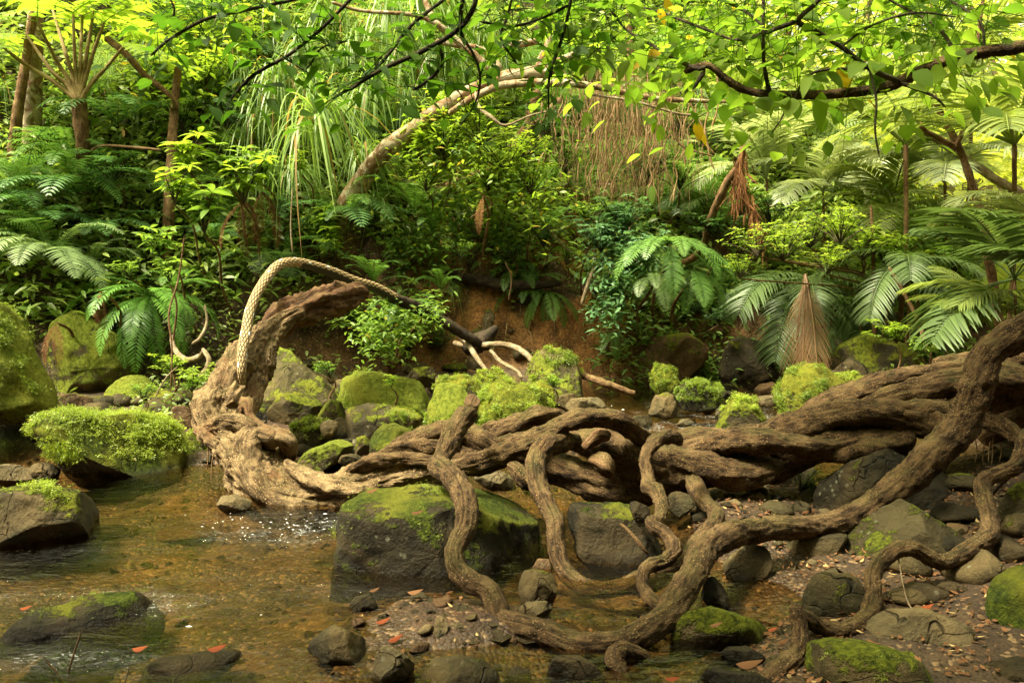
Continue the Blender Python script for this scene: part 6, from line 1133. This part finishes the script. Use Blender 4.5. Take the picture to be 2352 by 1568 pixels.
# unseen near side leaves, added to block skylight and darken the foreground
x = rng.uniform(-11, 11, 5200); y = rng.uniform(-9, 2.6, 5200); z = rng.uniform(.2, 7.5, 5200); ok = ((np.hypot(x, y - 1) > 3.6) & ((y < .8) | (abs(x) > 5)) & ((z < 5.0) | (y < -1))) & (z < 7); x, y, z = x[ok], y[ok], z[ok]; n = len(x) * 8
c = np.repeat(np.stack([x, y, z], 1), 8, 0) + rng.normal(size=(n, 3)) * .4; gg = Geo()
leaves(gg, c, rand_dir(n, -.5, .5), np.array([0, 0, 1.]) + rng.normal(size=(n, 3)) * .5, rng.uniform(.25, .5, n), rng.uniform(.1, .2, n), S=3, fold=0)
kind(gg.obj('unseen_shade_forest', M['leafdark']), 'stuff', 'unseen near side wood added to darken the foreground')
x = rng.uniform(-7, 6, 2600); y = rng.uniform(-7, 1.6, 2600); z = rng.uniform(4.2, 7.5, 2600); n = len(x) * 8; c = np.repeat(np.stack([x, y, z], 1), 8, 0) + rng.normal(size=(n, 3)) * .35; gg = Geo()  # overhead leaves out of view, added to dim the foreground
leaves(gg, c, rand_dir(n, -.4, .4), np.array([0, 0, 1.]) + rng.normal(size=(n, 3)) * .4, rng.uniform(.2, .4, n), rng.uniform(.09, .17, n), S=3, fold=0)
kind(gg.obj('unseen_shade_canopy', M['leafdark']), 'stuff', 'unseen leaf canopy added above the near bank to shade the foreground')

# leaf litter and fallen leaves
gg = Geo(); n = 2600; x = np.concatenate([rng.uniform(.5, 3.6, 7500), rng.uniform(-1.2, 1, 140), rng.uniform(-4, 3, 960)]); y = np.concatenate([rng.uniform(2.8, 6.3, 7500), rng.uniform(2.9, 3.8, 140), rng.uniform(8.6, 11, 960)])
z = height(x, y); ok = (z > -.015); x, y, z = x[ok], y[ok], z[ok]; n = len(x)
dn = rand_dir(n, -.1, .35); leaves(gg, np.stack([x, y, z + .012], 1), dn, np.array([0, 0, 1.]) + rng.normal(size=(n, 3)) * .35, rng.uniform(.008, .042, n), rng.uniform(.006, .02, n), S=4, droop=-.1, fold=-.3)
kind(gg.obj('leaf_litter', M['litter']), 'stuff', 'fallen dry leaves scattered on the ground')
LV = []
for (u, v, s_, mt, ds, z_) in [(430,1185+55,60,'redleaf','small orange leaf on the left rounded rock',.0)][:0] + [(500,1493,55,'redleaf','orange red leaf lying on the bare grey rock',.11), (325,1492,50,'redleaf','long red leaf on the left end of the bare grey rock',.08),
 (960,1180,36,'litter','pinkish dry leaf on the mossy boulder edge',.42), (855,1132,34,'litter','yellow leaf on the square mossy boulder',.47), (955,1362,45,'litter','curled brown leaf on the sand bar',.06), (860,1360,28,'litter','yellow leaf at the foot of the square boulder',.04),
 (880,1432,40,'redleaf','orange leaf in the shallows near the sand bar',.01), (910,1475,44,'redleaf','long orange leaf floating beside the angular grey stone',.01), (970,1425,30,'redleaf','bright orange leaf left of the angular grey stone',.02), (1720,1528,70,'litter','big pale tan leaf on the blue grey slab',.12),
 (1775,1450,28,'redleaf','salmon oval leaf on the lichened slab',.12), (1800,1480,34,'litter','cream star shaped leaf near the broken vine',.06), (2130,1400,40,'redleaf','deep red leaf in front of the long dark stone',.08), (1645,1440,34,'litter','peach leaf on the flat lichened slab',.14), (60,1400,34,'redleaf','tiny red leaf at the left end of the long dark rock',.1), (1545,1560,40,'redleaf','orange round leaf at the bottom edge',.05)]:
    g0 = G(u, v, z_); gg = Geo(); s2 = s_ * .85 * px(u, v, g0[1]); a = rng.uniform(-.5, .5)
    leaves(gg, [[-s2 / 2, 0, .006]], [[math.cos(a), math.sin(a), .12]], [[0, -.35, 1]], [s2], [s2 * .42], S=7, droop=-.15, fold=-.5, var=rng.uniform(.1, .7)); o = gg.obj('fallen_leaf', M[mt], loc=g0); tag(o, ds, 'leaf', 'fallen leaves')
print('OBJECTS', len(scene.objects), 'LABEL DUP', 0)
